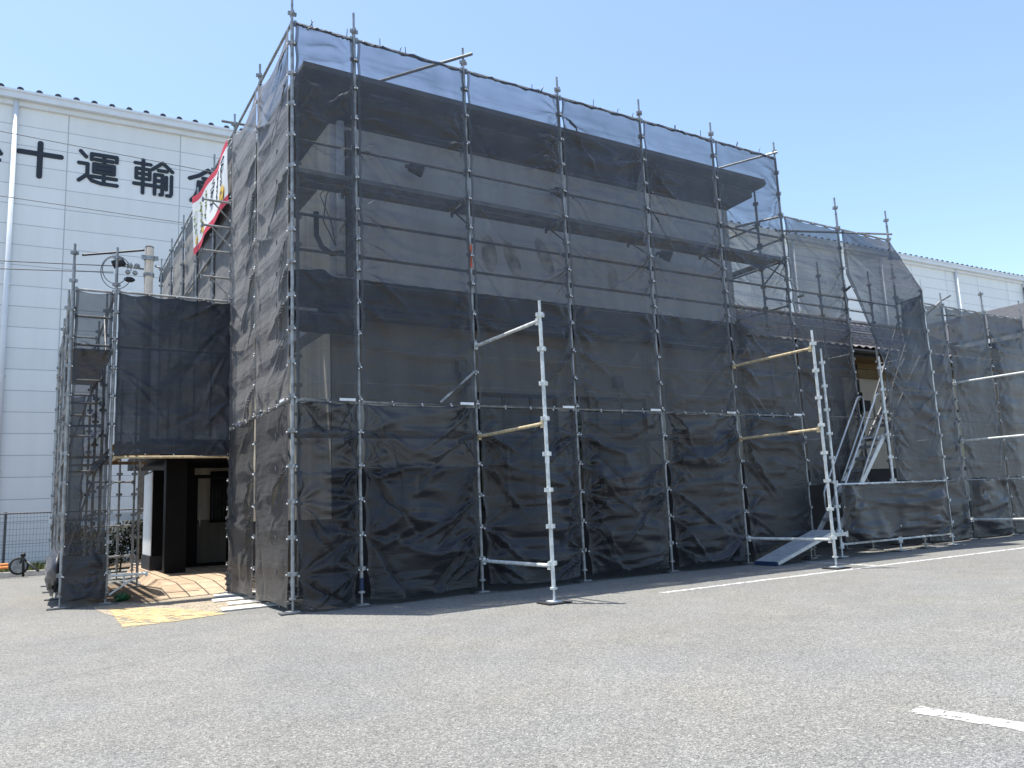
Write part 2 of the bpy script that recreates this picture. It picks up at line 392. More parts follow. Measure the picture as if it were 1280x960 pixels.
# local coordinates below: x along the wall, y away from the camera
def wpart(name, mb, mat, smooth=False):
    me_off = wh.location.copy(); wh.location = (0, 0, 0); o = mb.build(name, mat, wh, smooth); wh.location = me_off; return o
mat_siding(.60*SF, 3.1*SF, (-2.3+4.05)*SF)
m = MB(); m.box(-16, 66, 0, 30, 0, WZ); wpart('wall', m, 'siding')
m = MB(); m.box(-16.3, 66.3, -.30, 0, WZ-.02, WZ+.24); m.box(-16.3, 66.3, -.34, -.30, WZ+.19, WZ+.27); m.box(-16.3, 66.3, -.12, -.002, WZ-.20, WZ-.024)
wpart('gutter', m, 'white_trim')
m = MB(); V = []; F = []; per = .55; x = -16.2; prof = []
while x < 66:
    prof += [(x, 0), (x+.17, 0), (x+.20, .11), (x+.25, .155), (x+.33, .155), (x+.38, .11), (x+.41, 0)]; x += per
z0 = WZ+.25
for y, dz in ((-.26, 0), (30, .9)): V += [(px, y, z0+pz+dz) for px, pz in prof]
n = len(prof)
F = [(i, i+1, n+i+1, n+i) for i in range(n-1)]
for i in range(0, n-6, 7): F.append((i+1, i+6, i+5, i+4, i+3, i+2))
m.add(V, F); wpart('roof', m, 'roof_dark')
for xw in (-3.63, 3.4, 10.4, 17.4, 21.5, 28.6, 35.3, 42.0, 49.0, 56):
    m = MB(); X = (xw+4.05)*SF; m.tube([(X, -.11, 0), (X, -.11, WZ-.03)], .085, 10)
    for z in (3, 6, 9, 12): m.box(X-.11, X+.11, -.12, 0, z, z+.05)
    wpart('downspout', m, 'white_trim', True)
# lettering: rounded strokes
def stroke_poly(pts, r, n=10):
    """capsule outlines for each segment of a polyline"""
    out = []
    for a, b in zip(pts[:-1], pts[1:]):
        a = Vector(a); b = Vector(b); d = (b-a).normalized(); an = math.atan2(d.y, d.x); P = []
        for k in range(n+1): t_ = an-math.pi/2+math.pi*k/n; P.append((b.x+r*math.cos(t_), b.y+r*math.sin(t_)))
        for k in range(n+1): t_ = an+math.pi/2+math.pi*k/n; P.append((a.x+r*math.cos(t_), a.y+r*math.sin(t_)))
        out.append(P)
    return out
CH = {
 'ten': [[(2, 34), (98, 34)], [(50, 4), (50, 96)]],
 'carry': [[(10, 8), (23, 22)], [(7, 41), (27, 41)], [(27, 41), (27, 70)], [(27, 70), (8, 89)], [(27, 72), (38, 86), (60, 91), (97, 91)],
           [(36, 27), (36, 12)], [(36, 12), (95, 12)], [(95, 12), (95, 26)], [(45, 26), (86, 26)], [(42, 39), (89, 39)], [(42, 50), (89, 50)], [(42, 61), (89, 61)],
           [(42, 39), (42, 61)], [(89, 39), (89, 61)], [(36, 74), (95, 74)], [(65.5, 14), (65.5, 85)]],
 'haul': [[(4, 15), (42, 15)], [(7, 30), (40, 30)], [(7, 44), (40, 44)], [(7, 58), (40, 58)], [(7, 30), (7, 58)], [(40, 30), (40, 58)], [(2, 74), (45, 74)], [(23.5, 4), (23.5, 98)],
          [(72, 5), (47, 27)], [(72, 5), (97, 27)], [(62, 28), (83, 28)], [(53, 41), (53, 97)], [(53, 41), (72, 41)], [(72, 41), (72, 96)], [(72, 96), (67, 97)], [(53, 58), (72, 58)], [(53, 75), (72, 75)],
          [(82, 44), (82, 80)], [(95, 40), (95, 91)], [(95, 91), (92, 97), (84, 97)]],
 'store': [[(50, 4), (28, 22), (3, 34)], [(50, 4), (72, 22), (97, 34)], [(38, 30), (62, 30)], [(26, 42), (78, 42)], [(78, 42), (78, 67)], [(26, 54.5), (78, 54.5)], [(26, 67), (78, 67)],
           [(26, 42), (25, 66), (18, 84), (8, 97)], [(38, 79), (86, 79)], [(38, 79), (38, 97)], [(86, 79), (86, 97)], [(38, 96), (86, 96)]],
 'edge': [[(72, 50), (96, 58)], [(92, 30), (99, 40)]],
}
def letter(key, xc, zc, size, th):
    m = MB(); k_ = 0
    for st in CH[key]:
        for P in stroke_poly([((x-50)/100*size, (50-y)/100*size) for x, y in st], th/2):
            n = len(P); yy = -.022-.0016*(k_ % 16); k_ += 1
            V = [(xc+x, yy, zc+z) for x, z in P]+[(xc+x, -.001, zc+z) for x, z in P]
            m.add(V, [tuple(range(n))]+[(i, n+i, n+(i+1) % n, (i+1) % n) for i in range(n)])
    wpart('character', m, 'letter_ink')
def lx(x): return (x+4.05)*SF
def lz(z): return cpos.z+(z-cpos.z)*SF
letter('edge', lx(-4.5), lz(11.7), 1.12*SF, .13*SF)
letter('ten', lx(-2.98), lz(11.80), 1.10*SF, .15*SF)
letter('carry', lx(-1.49), lz(11.80), 1.14*SF, .112*SF)
letter('haul', lx(.06), lz(11.78), 1.14*SF, .108*SF)
letter('store', lx(1.65), lz(11.76), 1.16*SF, .125*SF)
m = MB(); m.tube([(62.6, -.25, WZ-2.9), (62.6, -.002, WZ-2.9)], .34, 16); wpart('wall_fitting', m, 'white_trim')
m = MB(); m.tube([(61.1, -.2, WZ-.5), (61.0, -.25, WZ-1.2), (61.5, -.25, WZ-1.75), (61.3, -.2, WZ-2.2)], .035, 6); wpart('cable_hook', m, 'cable_black')

# ------------------------------------------------------------------ mesh fence by the verge
FY = 14.4
fence = thing('mesh_fence', 'dark wire mesh fence along the grass verge before the warehouse', 'fence', (-6, FY, 0))
for x in (-9.3, -7.3, -5.3, -3.33, -1.3, .7):
    m = MB(); m.box(x-.03, x+.03, FY-.03, FY+.03, 0, 1.62); part('post', m, 'dark_steel', fence)
m = MB(); m.tube([(-9.3, FY-.05, 1.58), (.8, FY-.05, 1.58)], .022, 6); part('top_rail', m, 'dark_steel', fence)
m = MB(); x = -9.3
while x < .7: m.tube([(x, FY-.05, .1), (x, FY-.05, 1.57)], .0035, 4, False); x += .075
for z in np.arange(.12, 1.55, .15): m.tube([(-9.3, FY-.055, z), (.7, FY-.055, z)], .004, 4, False)
part('wire_mesh', m, 'dark_steel', fence)

# orange barred object with a disc, on the ground by the fence
crt = thing('hand_cart', 'orange barred cart with grey wheel standing by the mesh fence', 'cart', (-3.0, 13.1, 0))
m = MB(); m.tube([(-5.0, 13.05, .27), (-3.2, 13.1, .34)], .035, 8); m.tube([(-5.0, 13.3, .20), (-3.2, 13.25, .26)], .035, 8)
for x in (-4.6, -3.8): m.tube([(x, 13.05, .29), (x, 13.3, .22)], .025, 6); m.tube([(x, 13.1, .28), (x-.06, 13.15, 0)], .025, 6)
part('frame', m, 'orange', crt)
wm = MB(); wm.tube([(-2.98+.18*math.cos(a), 13.1, .28+.18*math.sin(a)) for a in np.linspace(0, 2*math.pi, 25)], .035, 8); part('tyre', wm, 'rubber', crt, True)
wm = MB(); wm.tube([(-2.98, 13.06, .28), (-2.98, 13.14, .28)], .165, 20); part('wheel_disc', wm, 'galv', crt)
wm = MB(); wm.tube([(-2.98, 13.1, .28), (-2.9, 13.05, .5)], .03, 8); wm.ball((-2.9, 13.05, .54), .06); wm.tube([(-2.9, 13.05, .6), (-2.88, 13.05, .02)], .03, 6); part('bracket', wm, 'cable_black', crt, True)
wm = MB(); wm.tube([(-2.85, 13.1, .4), (-2.55, 13.05, .12)], .03, 6); part('prop', wm, 'dark_steel', crt, True)

# ------------------------------------------------------------------ utility pole and overhead lines
PX, PY, PZ = .07, 16.0, 9.72
pole = thing('utility_pole', 'grey concrete utility pole with a coil of cable behind the scaffold', 'utility pole', (PX, PY, 0))
m = MB(); m.tube([(PX, PY, 0), (PX, PY, PZ)], [.15, .125], 16); m.ball((PX, PY, PZ), .135, 14, 6, (1, 1, .5)); part('shaft', m, 'concrete_pole', pole, True)
m = MB()
for z in (PZ-.42, PZ-.95):
    m = MB(); m.tube([(PX, PY, z), (PX, PY, z+.1)], .16, 14); part('band', m, 'galv', pole)
m = MB(); m.box(PX-.24, PX+.24, PY-.2, PY-.14, PZ-.45, PZ-.32); part('crossarm', m, 'galv', pole)
m = MB(); m.beam((PX-.15, PY-.1, PZ-.75), (PX-.85, PY-.1, PZ-.72), .05, .05)
for q in (-.35, -.55): m.ball((PX+q, PY-.1, PZ-.68), .09, 8, 5); m.ball((PX+q-.05, PY-.1, PZ-.9), .08, 8, 5)
part('insulator_arm', m, 'galv', pole, True)
m = MB(); m.tube([(PX-1.02, PY-.1, PZ-.72), (PX-.72, PY-.12, PZ-.58)], .13, 10); part('clamp', m, 'cable_black', pole, True)
m = MB(); m.ball((PX-.55, PY-.1, PZ-1.13), .11, 8, 5, (1.5, 1, .8)); part('clamp', m, 'cable_black', pole, True)
m = MB(); m.tube([(PX+.42, PY-.1, PZ-.78), (PX+.38, PY-.1, PZ-1.1)], .11, 10)
part('clamp', m, 'cable_black', pole, True)
m = MB(); m.tube([(PX+.15, PY-.1, PZ-.6), (PX+.42, PY-.1, PZ-.7)], .03, 6); part('arm', m, 'galv', pole, True)
for k, (cx, rx, rz) in enumerate(((-.92, .42, .52), (-.95, .35, .42))):
    m = MB(); m.tube([(PX+cx+rx*math.cos(a), PY-.12-.05*k, PZ-.95+.05*k+rz*math.sin(a)) for a in np.linspace(.2, 5.9, 40)], .014, 6); part('cable_loop', m, 'cable_grey', pole, True)
def wire(a, b, sag, r, lab, mat='cable_grey'):
    m = MB(); a = Vector(a); b = Vector(b)
    m.tube([(a+(b-a)*t_)-Vector((0, 0, sag*4*t_*(1-t_))) for t_ in np.linspace(0, 1, 30)], r, 6)
    return tag(m.build('overhead_cable', mat, None, True), lab, 'cable', 'overhead cables before the warehouse')
wire((-30, 15.9, 13.6), (4.0, 15.8, 12.45), .12, .013, 'highest thin cable, crossing the lettering on the warehouse')
wire((-30, 15.6, 11.1), (6.0, 16.2, 10.72), .10, .012, 'thin cable running level just below the lettering')
wire((-30, 15.5, 8.0), (PX-1.0, PY-.1, PZ-.75), .35, .013, 'upper of the two sagging cables meeting the coil on the pole', 'cable_black')
wire((-30, 15.3, 7.4), (PX-1.0, PY-.1, PZ-.95), .35, .013, 'lower of the two sagging cables meeting the coil on the pole', 'cable_black')
wire((PX-1.85, 15.9, PZ-.52), (PX-.15, PY-.05, PZ-.12), .0, .032, 'short thick black sleeve sloping up to the pole top', 'cable_black')

# ------------------------------------------------------------------ the netted building
bl = thing('restaurant_building', 'two storey grey walled building behind black nets with dark flared cornice', 'building', (5, 4, 0))
X0, X1, Y0 = .88, 9.52, 1.05
m = MB()   # front wall upper storey + lower band, as one shell
m.box(X0, X1, Y0, 6.5, 4.12, 7.3); part('wall', m, 'grey_wall', bl)
m = MB(); m.box(X0+.004, X1-.004, Y0+.004, 6.5, 1.85, 2.85); part('wall', m, 'cream_wall', bl, label='cream lower wall')
m = MB(); m.box(X0+.007, X1-.007, Y0+.007, 6.5, 2.85, 4.12); part('wall', m, 'brown_wall', bl, label='brown wall band under the eave')
m = MB(); m.box(X0-.01, X1+.01, Y0-.012, 6.49, 0, 1.85)
part('wainscot', m, 'wainscot', bl)
m = MB(); m.box(X0-.016, X0-.011, 1.08, 6.4, 1.13, 3.9); part('side_wall', m, 'side_wall', bl)
m = MB(); m.box(X0-.006, X0-.001, 1.07, 6.4, 4.3, 7.2); part('side_wall', m, 'side_wall', bl)
m = MB(); m.box(1.7, X1, 6.5, 14, 0, 7.3); part('rear_wall', m, 'grey_wall', bl)
# cornice, mitred round the block
prof = [(0, 7.18), (.06, 7.22), (.38, 7.40), (.38, 7.50), (.56, 7.60), (.60, 7.66), (.58, 7.76), (.0, 7.84)]
m = MB(); V = []; loops = []
for d, z in prof: V += [(X0-d, Y0-d, z), (X1+d, Y0-d, z), (X1+d, 14+d, z), (X0-d, 14+d, z)]
F = []
for i in range(len(prof)-1):
    for k in range(4): F.append((i*4+k, i*4+(k+1) % 4, (i+1)*4+(k+1) % 4, (i+1)*4+k))
F.append(tuple(len(prof)*4-4+k for k in range(4)))
m.add(V, F); part('cornice', m, 'cornice', bl)
# steep tiled pent roof over the ground floor
def tiles(m, xa, xb, ya, za, yb, zb, per=.27, rows=4, amp=.02):
    """wavy tiles from the eave line (ya, za) up to (yb, zb)"""
    nx = int((xb-xa)/per*6); V = []; F = []; lv = []
    for r_ in range(rows):
        lv += [(r_/rows, .035), ((r_+1)/rows, 0.0)]
    for t_, l in lv:
        for i in range(nx+1):
            x = xa+(xb-xa)*i/nx
            V.append((x, ya+(yb-ya)*t_-l*.5, za+(zb-za)*t_+l*.8+amp*math.sin(2*math.pi*x/per)))
    for j in range(len(lv)-1):
        for i in range(nx): F.append((j*(nx+1)+i, j*(nx+1)+i+1, (j+1)*(nx+1)+i+1, (j+1)*(nx+1)+i))
    m.add(V, F)
m = MB(); tiles(m, X0-.25, X1+.02, .70, 4.16, 1.03, 4.72, rows=3, amp=.004); part('pent_roof', m, 'roof_dark', bl, True)
m = MB(); m.box(X0-.25, X1, .69, 1.03, 4.08, 4.15); part('eave_board', m, 'wood_dark', bl)
# ground floor windows in black frames
def window(parent, xa, xb, za, zb, y, mull=2, glass='black_glass', frame='frame_black', blind=0):
    m = MB(); t_ = .06
    m.box(xa, xb, y-.05, y, zb-t_, zb); m.box(xa, xb, y-.05, y, za, za+t_); m.box(xa, xa+t_, y-.05, y, za+t_, zb-t_); m.box(xb-t_, xb, y-.05, y, za+t_, zb-t_)
    for k in range(1, mull): xx = xa+(xb-xa)*k/mull; m.box(xx-.025, xx+.025, y-.045, y, za+t_, zb-t_)
    f_ = part('window', m, frame, parent)
    m = MB(); m.box(xa+t_, xb-t_, y-.02, y-.014, za+t_, zb-t_); part('pane', m, glass, f_)
    if blind:
        m = MB(); m.box(xa+t_, xb-t_, y-.03, y-.022, zb-t_-blind, zb-t_); part('blind', m, 'curtain', f_)
for xa, xb in ((3.25, 4.85), (5.15, 6.85)): window(bl, xa, xb, 1.15, 3.05, Y0-.013, 3)
window(bl, 7.5, 9.1, 1.3, 2.5, Y0-.013, 2)
window(bl, 1.6, 2.3, 1.05, 1.8, Y0-.013, 2)
# old adhesive scars where a sign was taken off
def disc(m, cx, cz, rx, rz, rot, y):
    V = [(cx+rx*math.cos(a)*math.cos(rot)-rz*math.sin(a)*math.sin(rot), y, cz+rx*math.cos(a)*math.sin(rot)+rz*math.sin(a)*math.cos(rot)) for a in np.linspace(0, 2*math.pi, 22)[:-1]]
    m.add(V, [tuple(range(len(V)))])
for cx, cz, rx, rz, ro in ((3.65, 5.45, .15, .33, .1), (4.1, 5.42, .14, .36, .35), (4.78, 5.55, .13, .36, .45), (5.35, 5.35, .10, .25, .3), (6.3, 5.3, .12, .22, -.2)):
    m = MB(); disc(m, cx, cz, rx, rz, ro, Y0-.004); part('adhesive_mark', m, 'stain', bl)
# downspout at the front left corner, with its hopper and cables
m = MB(); m.tube([(1.02, .98, 4.75), (1.02, .98, 7.2)], .065, 12); part('downspout', m, 'grey_wall', bl, True)
m = MB(); m.box(1.12, 1.22, .985, 1.045, 4.75, 7.1); part('corner_trim', m, 'cornice', bl)
m = MB(); m.tube([(.58, .8, 5.6), (.58, .8, 5.25), (.66, .8, 5.08), (.82, .82, 5.0), (1.0, .86, 5.06)], .04, 8); part('bent_pipe', m, 'dark_steel', bl, True)
for q in range(2):
    m = MB(); m.tube([(.95+.02*q, .9, 6.3), (.75-.1*q, .84, 5.9), (.7+.12*q, .84, 5.5), (.9, .88, 5.15)], .007, 6); part('cable', m, 'cable_black', bl, True)
# spotlights on arms
for x, z in ((7.42, 5.88), (5.0, 6.72), (2.2, 6.62)):
    m = MB(); m.tube([(x, Y0, z+.05), (x, Y0-.22, z+.05)], .02, 6); m.tube([(x-.09, Y0-.22, z), (x+.09, Y0-.32, z-.08)], [.07, .11], 10); m.box(x-.16, x+.16, Y0-.25, Y0-.19, z-.02, z+.02)
    part('spotlight', m, 'dark_steel', bl, True)
# wall mounted boxes and fittings on the ground floor
for x, z in ((3.0, 3.45), (6.2, 3.35), (3.05, 3.25)):
    m = MB(); m.box(x-.08, x+.08, Y0-.14, Y0, z-.1, z+.1); m.tube([(x, Y0-.07, z-.1), (x+.03, Y0-.07, z-.45)], .015, 6); part('wall_box', m, 'dark_steel', bl)
# dark cloth bundled over the roof corner
def cloth_heap():
    m = MB(); nu, nv = 40, 24; V = []; rg = random.Random(9); ph = [rg.uniform(0, 6) for _ in range(9)]
    for j in range(nv+1):
        for i in range(nu+1):
            a = i/nu; b = j/nv
            x = .10+1.1*a
            top = 4.62+.13*math.sin(a*2.6+.4)-.28*max(0, a-.55)
            z = top*(1-b)+3.75*b
            y = .92-.28*math.sin(b*1.5)-.05*math.sin(9*a+5*b+ph[0])-.03*math.sin(23*a-9*b+ph[1])-.04*math.sin(14*b+3*a+ph[2])
            V.append((x, y, z))
    m.add(V, [(j*(nu+1)+i, j*(nu+1)+i+1, (j+1)*(nu+1)+i+1, (j+1)*(nu+1)+i) for j in range(nv) for i in range(nu)])
    return m
tag(cloth_heap().build('cloth_cover', 'net_dense', None, True), 'dark cloth bundled round the roof corner behind the narrow net by the corner post', 'cloth cover')

# ------------------------------------------------------------------ annex
ax = thing('annex_building', 'single storey beige annex with wavy tiled roof behind the stair tower', 'building', (14.5, 4, 0))
AX0, AX1, AY = 9.56, 19.0, 1.55
m = MB(); m.box(13.5, AX1, AY, 6, 1.7, 4.25); part('wall', m, 'cream_wall', ax)
m = MB(); m.box(AX0, 13.497, AY+.004, 6, 1.7, 4.25); part('wall', m, 'brown_wall', ax, label='brown wall end')
m = MB(); m.box(AX0, AX1, AY-.01, 5.99, 0, 1.7); part('wainscot', m, 'wainscot', ax)
m = MB(); m.box(AX0, AX1+.3, .98, AY+.5, 4.25, 4.30); part('soffit', m, 'soffit_wood', ax)
m = MB(); m.box(AX0+.01, AX1, AY-.10, AY-.012, 3.88, 4.06); m.box(AX0+.01, AX1, AY-.06, AY-.012, 4.10, 4.245); part('wall_plate', m, 'soffit_wood', ax)
m = MB(); m.box(AX0, AX1+.3, .94, .98, 4.26, 4.44); m.tube([(AX0, .88, 4.36), (AX1+.3, .88, 4.36)], .055, 8); part('eave_board', m, 'wood_dark', ax)
m = MB(); tiles(m, AX0, AX1+.35, .90, 4.45, 3.0, 5.72, rows=9, amp=.02); tiles(m, AX0, AX1+.35, 5.1, 4.45, 3.0, 5.72, rows=2, amp=.03); m.tube([(AX0, 3.0, 5.74), (AX1+.35, 3.0, 5.74)], .10, 8)
part('roof', m, 'tile_roof', ax, True)
for xa, xb, za, zb, bld in ((10.2, 11.3, 1.75, 3.1, 0), (12.5, 13.4, 1.75, 3.3, 0), (15.2, 16.5, 1.9, 3.2, .5), (17.2, 18.6, 1.9, 3.2, .4)): window(ax, xa, xb, za, zb, AY-.002, 2, blind=bld)
m = MB(); m.box(15.6, 16.6, AY-.06, AY-.012, .9, 1.6); part('pale_panel', m, 'cream_wall', ax)
m = MB(); m.box(17.4, 18.3, AY-.06, AY-.012, .8, 1.6); part('pale_panel', m, 'curtain', ax)
for x in (13.95, 16.9):
    m = MB(); m.tube([(x, AY-.06, .1), (x, AY-.06, 4.2)], .045, 8); part('downspout', m, 'dark_steel', ax, True)
m = MB(); m.box(13.75, 14.1, AY-.25, AY-.01, 3.05, 3.3); m.tube([(13.9, AY-.15, 3.3), (13.9, AY-.15, 3.5)], .04, 6); part('wall_light', m, 'cable_black', ax)

wg = thing('annex_wing', 'low wing with dark sloping roof and pale gutter at the far right', 'building', (23, 4, 0))
m = MB(); m.box(19.7, 27, .9, 8, 0, 4.9); part('wall', m, 'cream_wall', wg)
m = MB(); m.add([(19.2, -.3, 5.02), (19.2, 9, 5.02), (23, 9, 6.5), (23, -.3, 6.5), (27.4, -.3, 5.02), (27.4, 9, 5.02)] + [(19.2, -.3, 5.2), (19.2, 9, 5.2), (23, 9, 6.68), (23, -.3, 6.68), (27.4, -.3, 5.2), (27.4, 9, 5.2)],
    [(0, 1, 2, 3), (3, 2, 5, 4), (6, 9, 8, 7), (9, 10, 11, 8), (0, 3, 9, 6), (3, 4, 10, 9), (0, 6, 7, 1), (4, 5, 11, 10), (1, 7, 8, 2), (2, 8, 11, 5)]); part('roof', m, 'roof_dark', wg)
m = MB(); m.box(19.10, 19.19, -.3, 9, 4.98, 5.09); part('gutter', m, 'white_trim', wg)
window(wg, 20.2, 21.6, 1.2, 2.6, .897, 2, blind=.5)

# ------------------------------------------------------------------ entrance
ev = thing('entrance_vestibule', 'dark framed entrance vestibule with black pillar and white screen panel', 'entrance', (.2, 9, 0))
m = MB(); m.box(-.43, -.02, 7.7, 8.0, .15, 2.5); part('pillar', m, 'frame_black', ev)
m = MB(); m.box(-.495, -.12, 9.2, 10.6, .15, 2.34); part('screen_wall', m, 'frame_black', ev)
m = MB(); m.box(-.51, -.497, 9.19, 10.62, .47, 2.30); part('white_panel', m, 'stone_white', ev)
m = MB(); m.box(-.53, -.10, 9.16, 10.64, .14, .46); part('plinth', m, 'wainscot', ev)
m = MB(); m.box(-.75, 1.69, 7.4, 12, 2.5, 2.78); m.box(-.8, 1.69, 7.3, 7.4, 2.46, 2.86); part('roof', m, 'frame_black', ev)
m = MB(); m.box(.10, .42, 9.45, 9.62, .15, 2.49); m.box(.42, 1.66, 9.46, 9.60, 2.40, 2.495); m.box(.42, 1.66, 9.47, 9.58, 2.16, 2.24); m.box(.42, .50, 9.47, 9.59, .22, 2.16); m.box(1.16, 1.30, 9.47, 9.59, .22, 2.16); m.box(.42, 1.66, 9.46, 9.60, .15, .22)
dr = part('door', m, 'frame_black', ev)
m = MB(); m.tube([(.54, 9.40, 1.55), (.54, 9.40, 1.05)], .014, 8); m.tube([(.54, 9.40, 1.5), (.54, 9.48, 1.5)], .01, 6); m.tube([(.54, 9.40, 1.1), (.54, 9.48, 1.1)], .01, 6); part('handle', m, 'alu', dr, True)
m = MB(); m.box(-.02, .08, 9.3, 9.36, .15, 2.2)
for z in np.arange(.3, 2.2, .14): m.box(.0, .10, 9.285, 9.30, z, z+.05)
part('side_lattice', m, 'wood_dark', ev)
m = MB(); m.box(.3, 1.68, 11.0, 11.12, 1.2, 2.5); part('inner_wall', m, 'cream_wall', ev)
m = MB(); m.box(.3, 1.68, 10.99, 11.11, .12, 1.2); part('inner_wainscot', m, 'brown_wall', ev)
m = MB(); m.box(1.05, 1.5, 10.93, 10.985, 1.12, 2.4)
iw = part('window', m, 'frame_black', ev)
m = MB()
for x in np.arange(1.08, 1.46, .09): m.box(x, x+.045, 10.925, 10.929, 1.2, 2.35)
part('pane', m, 'black_glass', iw)
# tiled platform with a sloped front
m = MB()
m.add([(-1.05, 3.55, .012), (1.2, 3.95, .012), (1.2, 5.0, .14), (-.82, 5.0, .14), (-.62, 9.0, .15), (-.6, 12, .15), (1.66, 12, .15), (1.66, 5.0, .14),
       (-1.0, 5.1, .0), (-.78, 9.0, .0), (-.7, 12, 0)],
      [(0, 1, 2, 3), (3, 2, 7, 6, 5, 4), (0, 3, 8), (3, 4, 9, 8), (4, 5, 10, 9)])
tag(m.build('entrance_paving', 'floor_tiles'), kind='structure')
# hedge behind
def leafy(name, boxes, n, mat, label, cat, seed):
    rg = random.Random(seed); m = MB()
    for (xa, xb, ya, yb, za, zb) in boxes:
        for k in range(n):
            u = rg.random(); c = Vector((rg.uniform(xa, xb), rg.uniform(ya, yb), za+(zb-za)*rg.random()**.8))
            c.z += .12*math.sin(c.x*4.1+c.y*2.3)
            a = Vector((rg.gauss(0, 1), rg.gauss(0, 1), rg.gauss(0, 1))).normalized(); b = a.orthogonal().normalized(); s_ = rg.uniform(.025, .06)
            m.add([c-a*s_, c+b*s_*.5, c+a*s_, c-b*s_*.5], [(0, 1, 2, 3)])
    return m
hd = thing('hedge', 'dark clipped hedge behind the entrance scaffolding', 'hedge', (-1, 12.6, 0))
part('foliage', leafy('f', [(-2.2, -.15, 12.2, 12.8, .2, 1.15)], 5200, None, None, None, 3), 'hedge_leaf', hd)
m = MB()
for x in (-2.0, -1.6, -1.2, -.8, -.4): m.tube([(x, 12.5, 0), (x+.03, 12.48, .5), (x+.1, 12.5, .95)], [.025, .018, .008], 6)
part('stem', m, 'soil', hd)
m = MB(); m.box(-2.4, 0, 12.9, 12.96, 1.28, 1.48)
for x in (-2.3, -1.2, -.1): m.box(x-.04, x+.04, 12.97, 13.05, 0, 1.5)
tag(m.build('low_railing', 'white_trim'), 'white horizontal board railing behind the hedge by the entrance', 'railing')
# green bundle by the tower foot
m = MB(); nu, nv = 18, 10; V = []
for j in range(nv+1):
    for i in range(nu):
        a = 2*math.pi*i/nu; b = math.pi*j/nv; r_ = .08*(1+.25*math.sin(3*a+4*b)+.15*math.sin(7*a-5*b))
        V.append((-1.55+1.3*r_*math.sin(b)*math.cos(a), 3.88+r_*math.sin(b)*math.sin(a), .07+.062*math.cos(b)*(1+.2*math.sin(4*a))))
m.add(V, [(j*nu+i, (j+1)*nu+i, (j+1)*nu+(i+1) % nu, j*nu+(i+1) % nu) for j in range(nv) for i in range(nu)])
tag(m.build('plastic_bundle', 'green_plastic', None, True), 'crumpled green plastic bundle at the foot of the entrance tower', 'bundle')

# ------------------------------------------------------------------ scaffolding kit
PR = .0243
def post(parent, x, y, z0, z1, mat='galv', plate=True, spig=.35, joints=True, mark=None, jz=None):
    m = MB(); zb = z0+.16
    m.tube([(x, y, zb), (x, y, z1-spig)], PR, 10)
    m.tube([(x, y, z1-spig), (x, y, z1)], PR*.76, 8)
    m.tube([(x, y, z0+.01), (x, y, zb)], PR*.62, 8)
    m.tube([(x, y, zb-.012), (x, y, zb+.012)], PR*1.9, 10)
    if joints:
        z = z0+.46
        while z < z1-.04:
            m.tube([(x, y, z-.03), (x, y, z+.03)], PR*1.32, 10)
            for dx, dy in ((1, 0), (-1, 0), (0, 1), (0, -1)):
                m.box(x+dx*.042-.014-.004*abs(dx), x+dx*.042+.014+.004*abs(dx), y+dy*.042-.014-.004*abs(dy), y+dy*.042+.014+.004*abs(dy), z-.024, z+.026)
            z += .45
        for zc in np.arange(z0+1.75, z1-.3, 1.8): m.tube([(x, y, zc-.06), (x, y, zc+.06)], PR*1.15, 10)
    o = part('post', m, mat, parent)
    if plate:
        b = MB(); b.box(x-.075, x+.075, y-.075, y+.075, z0+.0, z0+.012); part('base_plate', b, mat, o)
        b = MB(); b.prism([(x-.17, y-.10), (x+.16, y-.12), (x+.17, y+.10), (x-.15, y+.12)], -.0+.003, z0-.001 if z0 > .006 else .006)
        part('base_board', b, 'dark_steel', o)
    return o
def bar(parent, a, b, mat='galv', name='ledger', r=.0212):
    m = MB(); a = Vector(a); b = Vector(b); d = (b-a).normalized()
    m.tube([a+d*.03, b-d*.03], r, 8)
    for q, s_ in ((a, 1), (b, -1)):
        c = q+d*s_*.045; m.box(c.x-.016, c.x+.016, c.y-.016, c.y+.016, c.z-.045, c.z+.035)
    return part(name, m, mat, parent)
def pipe(parent, a, b, mat='galv', name='brace', r=.0243):
    m = MB(); m.tube([a, b], r, 8); return part(name, m, mat, parent)
def plank(parent, x0, x1, y0, y1, z, mat='deck_metal', along='x'):
    m = MB(); m.box(x0, x1, y0, y1, z-.045, z)
    if along == 'x':
        m.box(x0+.02, x1-.02, y0-.004, y0+.012, z-.06, z+.006); m.box(x0+.02, x1-.02, y1-.012, y1+.004, z-.06, z+.006)
        for yy in (y0+.06, y1-.06):
            for xx in (x0-.02, x1+.02): m.box(xx-.03, xx+.03, yy-.02, yy+.02, z-.085, z-.01)
    return part('deck_plank', m, mat, parent)
FB = .02
ms = thing('main_scaffold', 'tall galvanised pipe scaffold standing round the netted two storey building', 'scaffold', (4, 0, 0))
FX = [0, .9, 2.7, 4.5, 6.3, 8.1, 9.9]
for i, x in enumerate(FX):
    o = post(ms, x, 0, FB, [8.36, 8.42, 8.38, 8.36, 8.40, 8.36, 8.34][i])
    if i == 2:
        b = MB(); b.tube([(x, 0, 4.78), (x, 0, 5.14)], PR*1.12, 10); part('red_mark', b, 'red_paint', o)
    if i == 1:
        b = MB(); b.tube([(x, 0, .20), (x, 0, .36)], PR*1.2, 10); part('blue_tape', b, 'blue_plastic', o)
    if i in (0, 6): post(ms, x, .6, FB, 6.9 if i < 6 else 7.6, 'galv_dull', plate=i > 0)
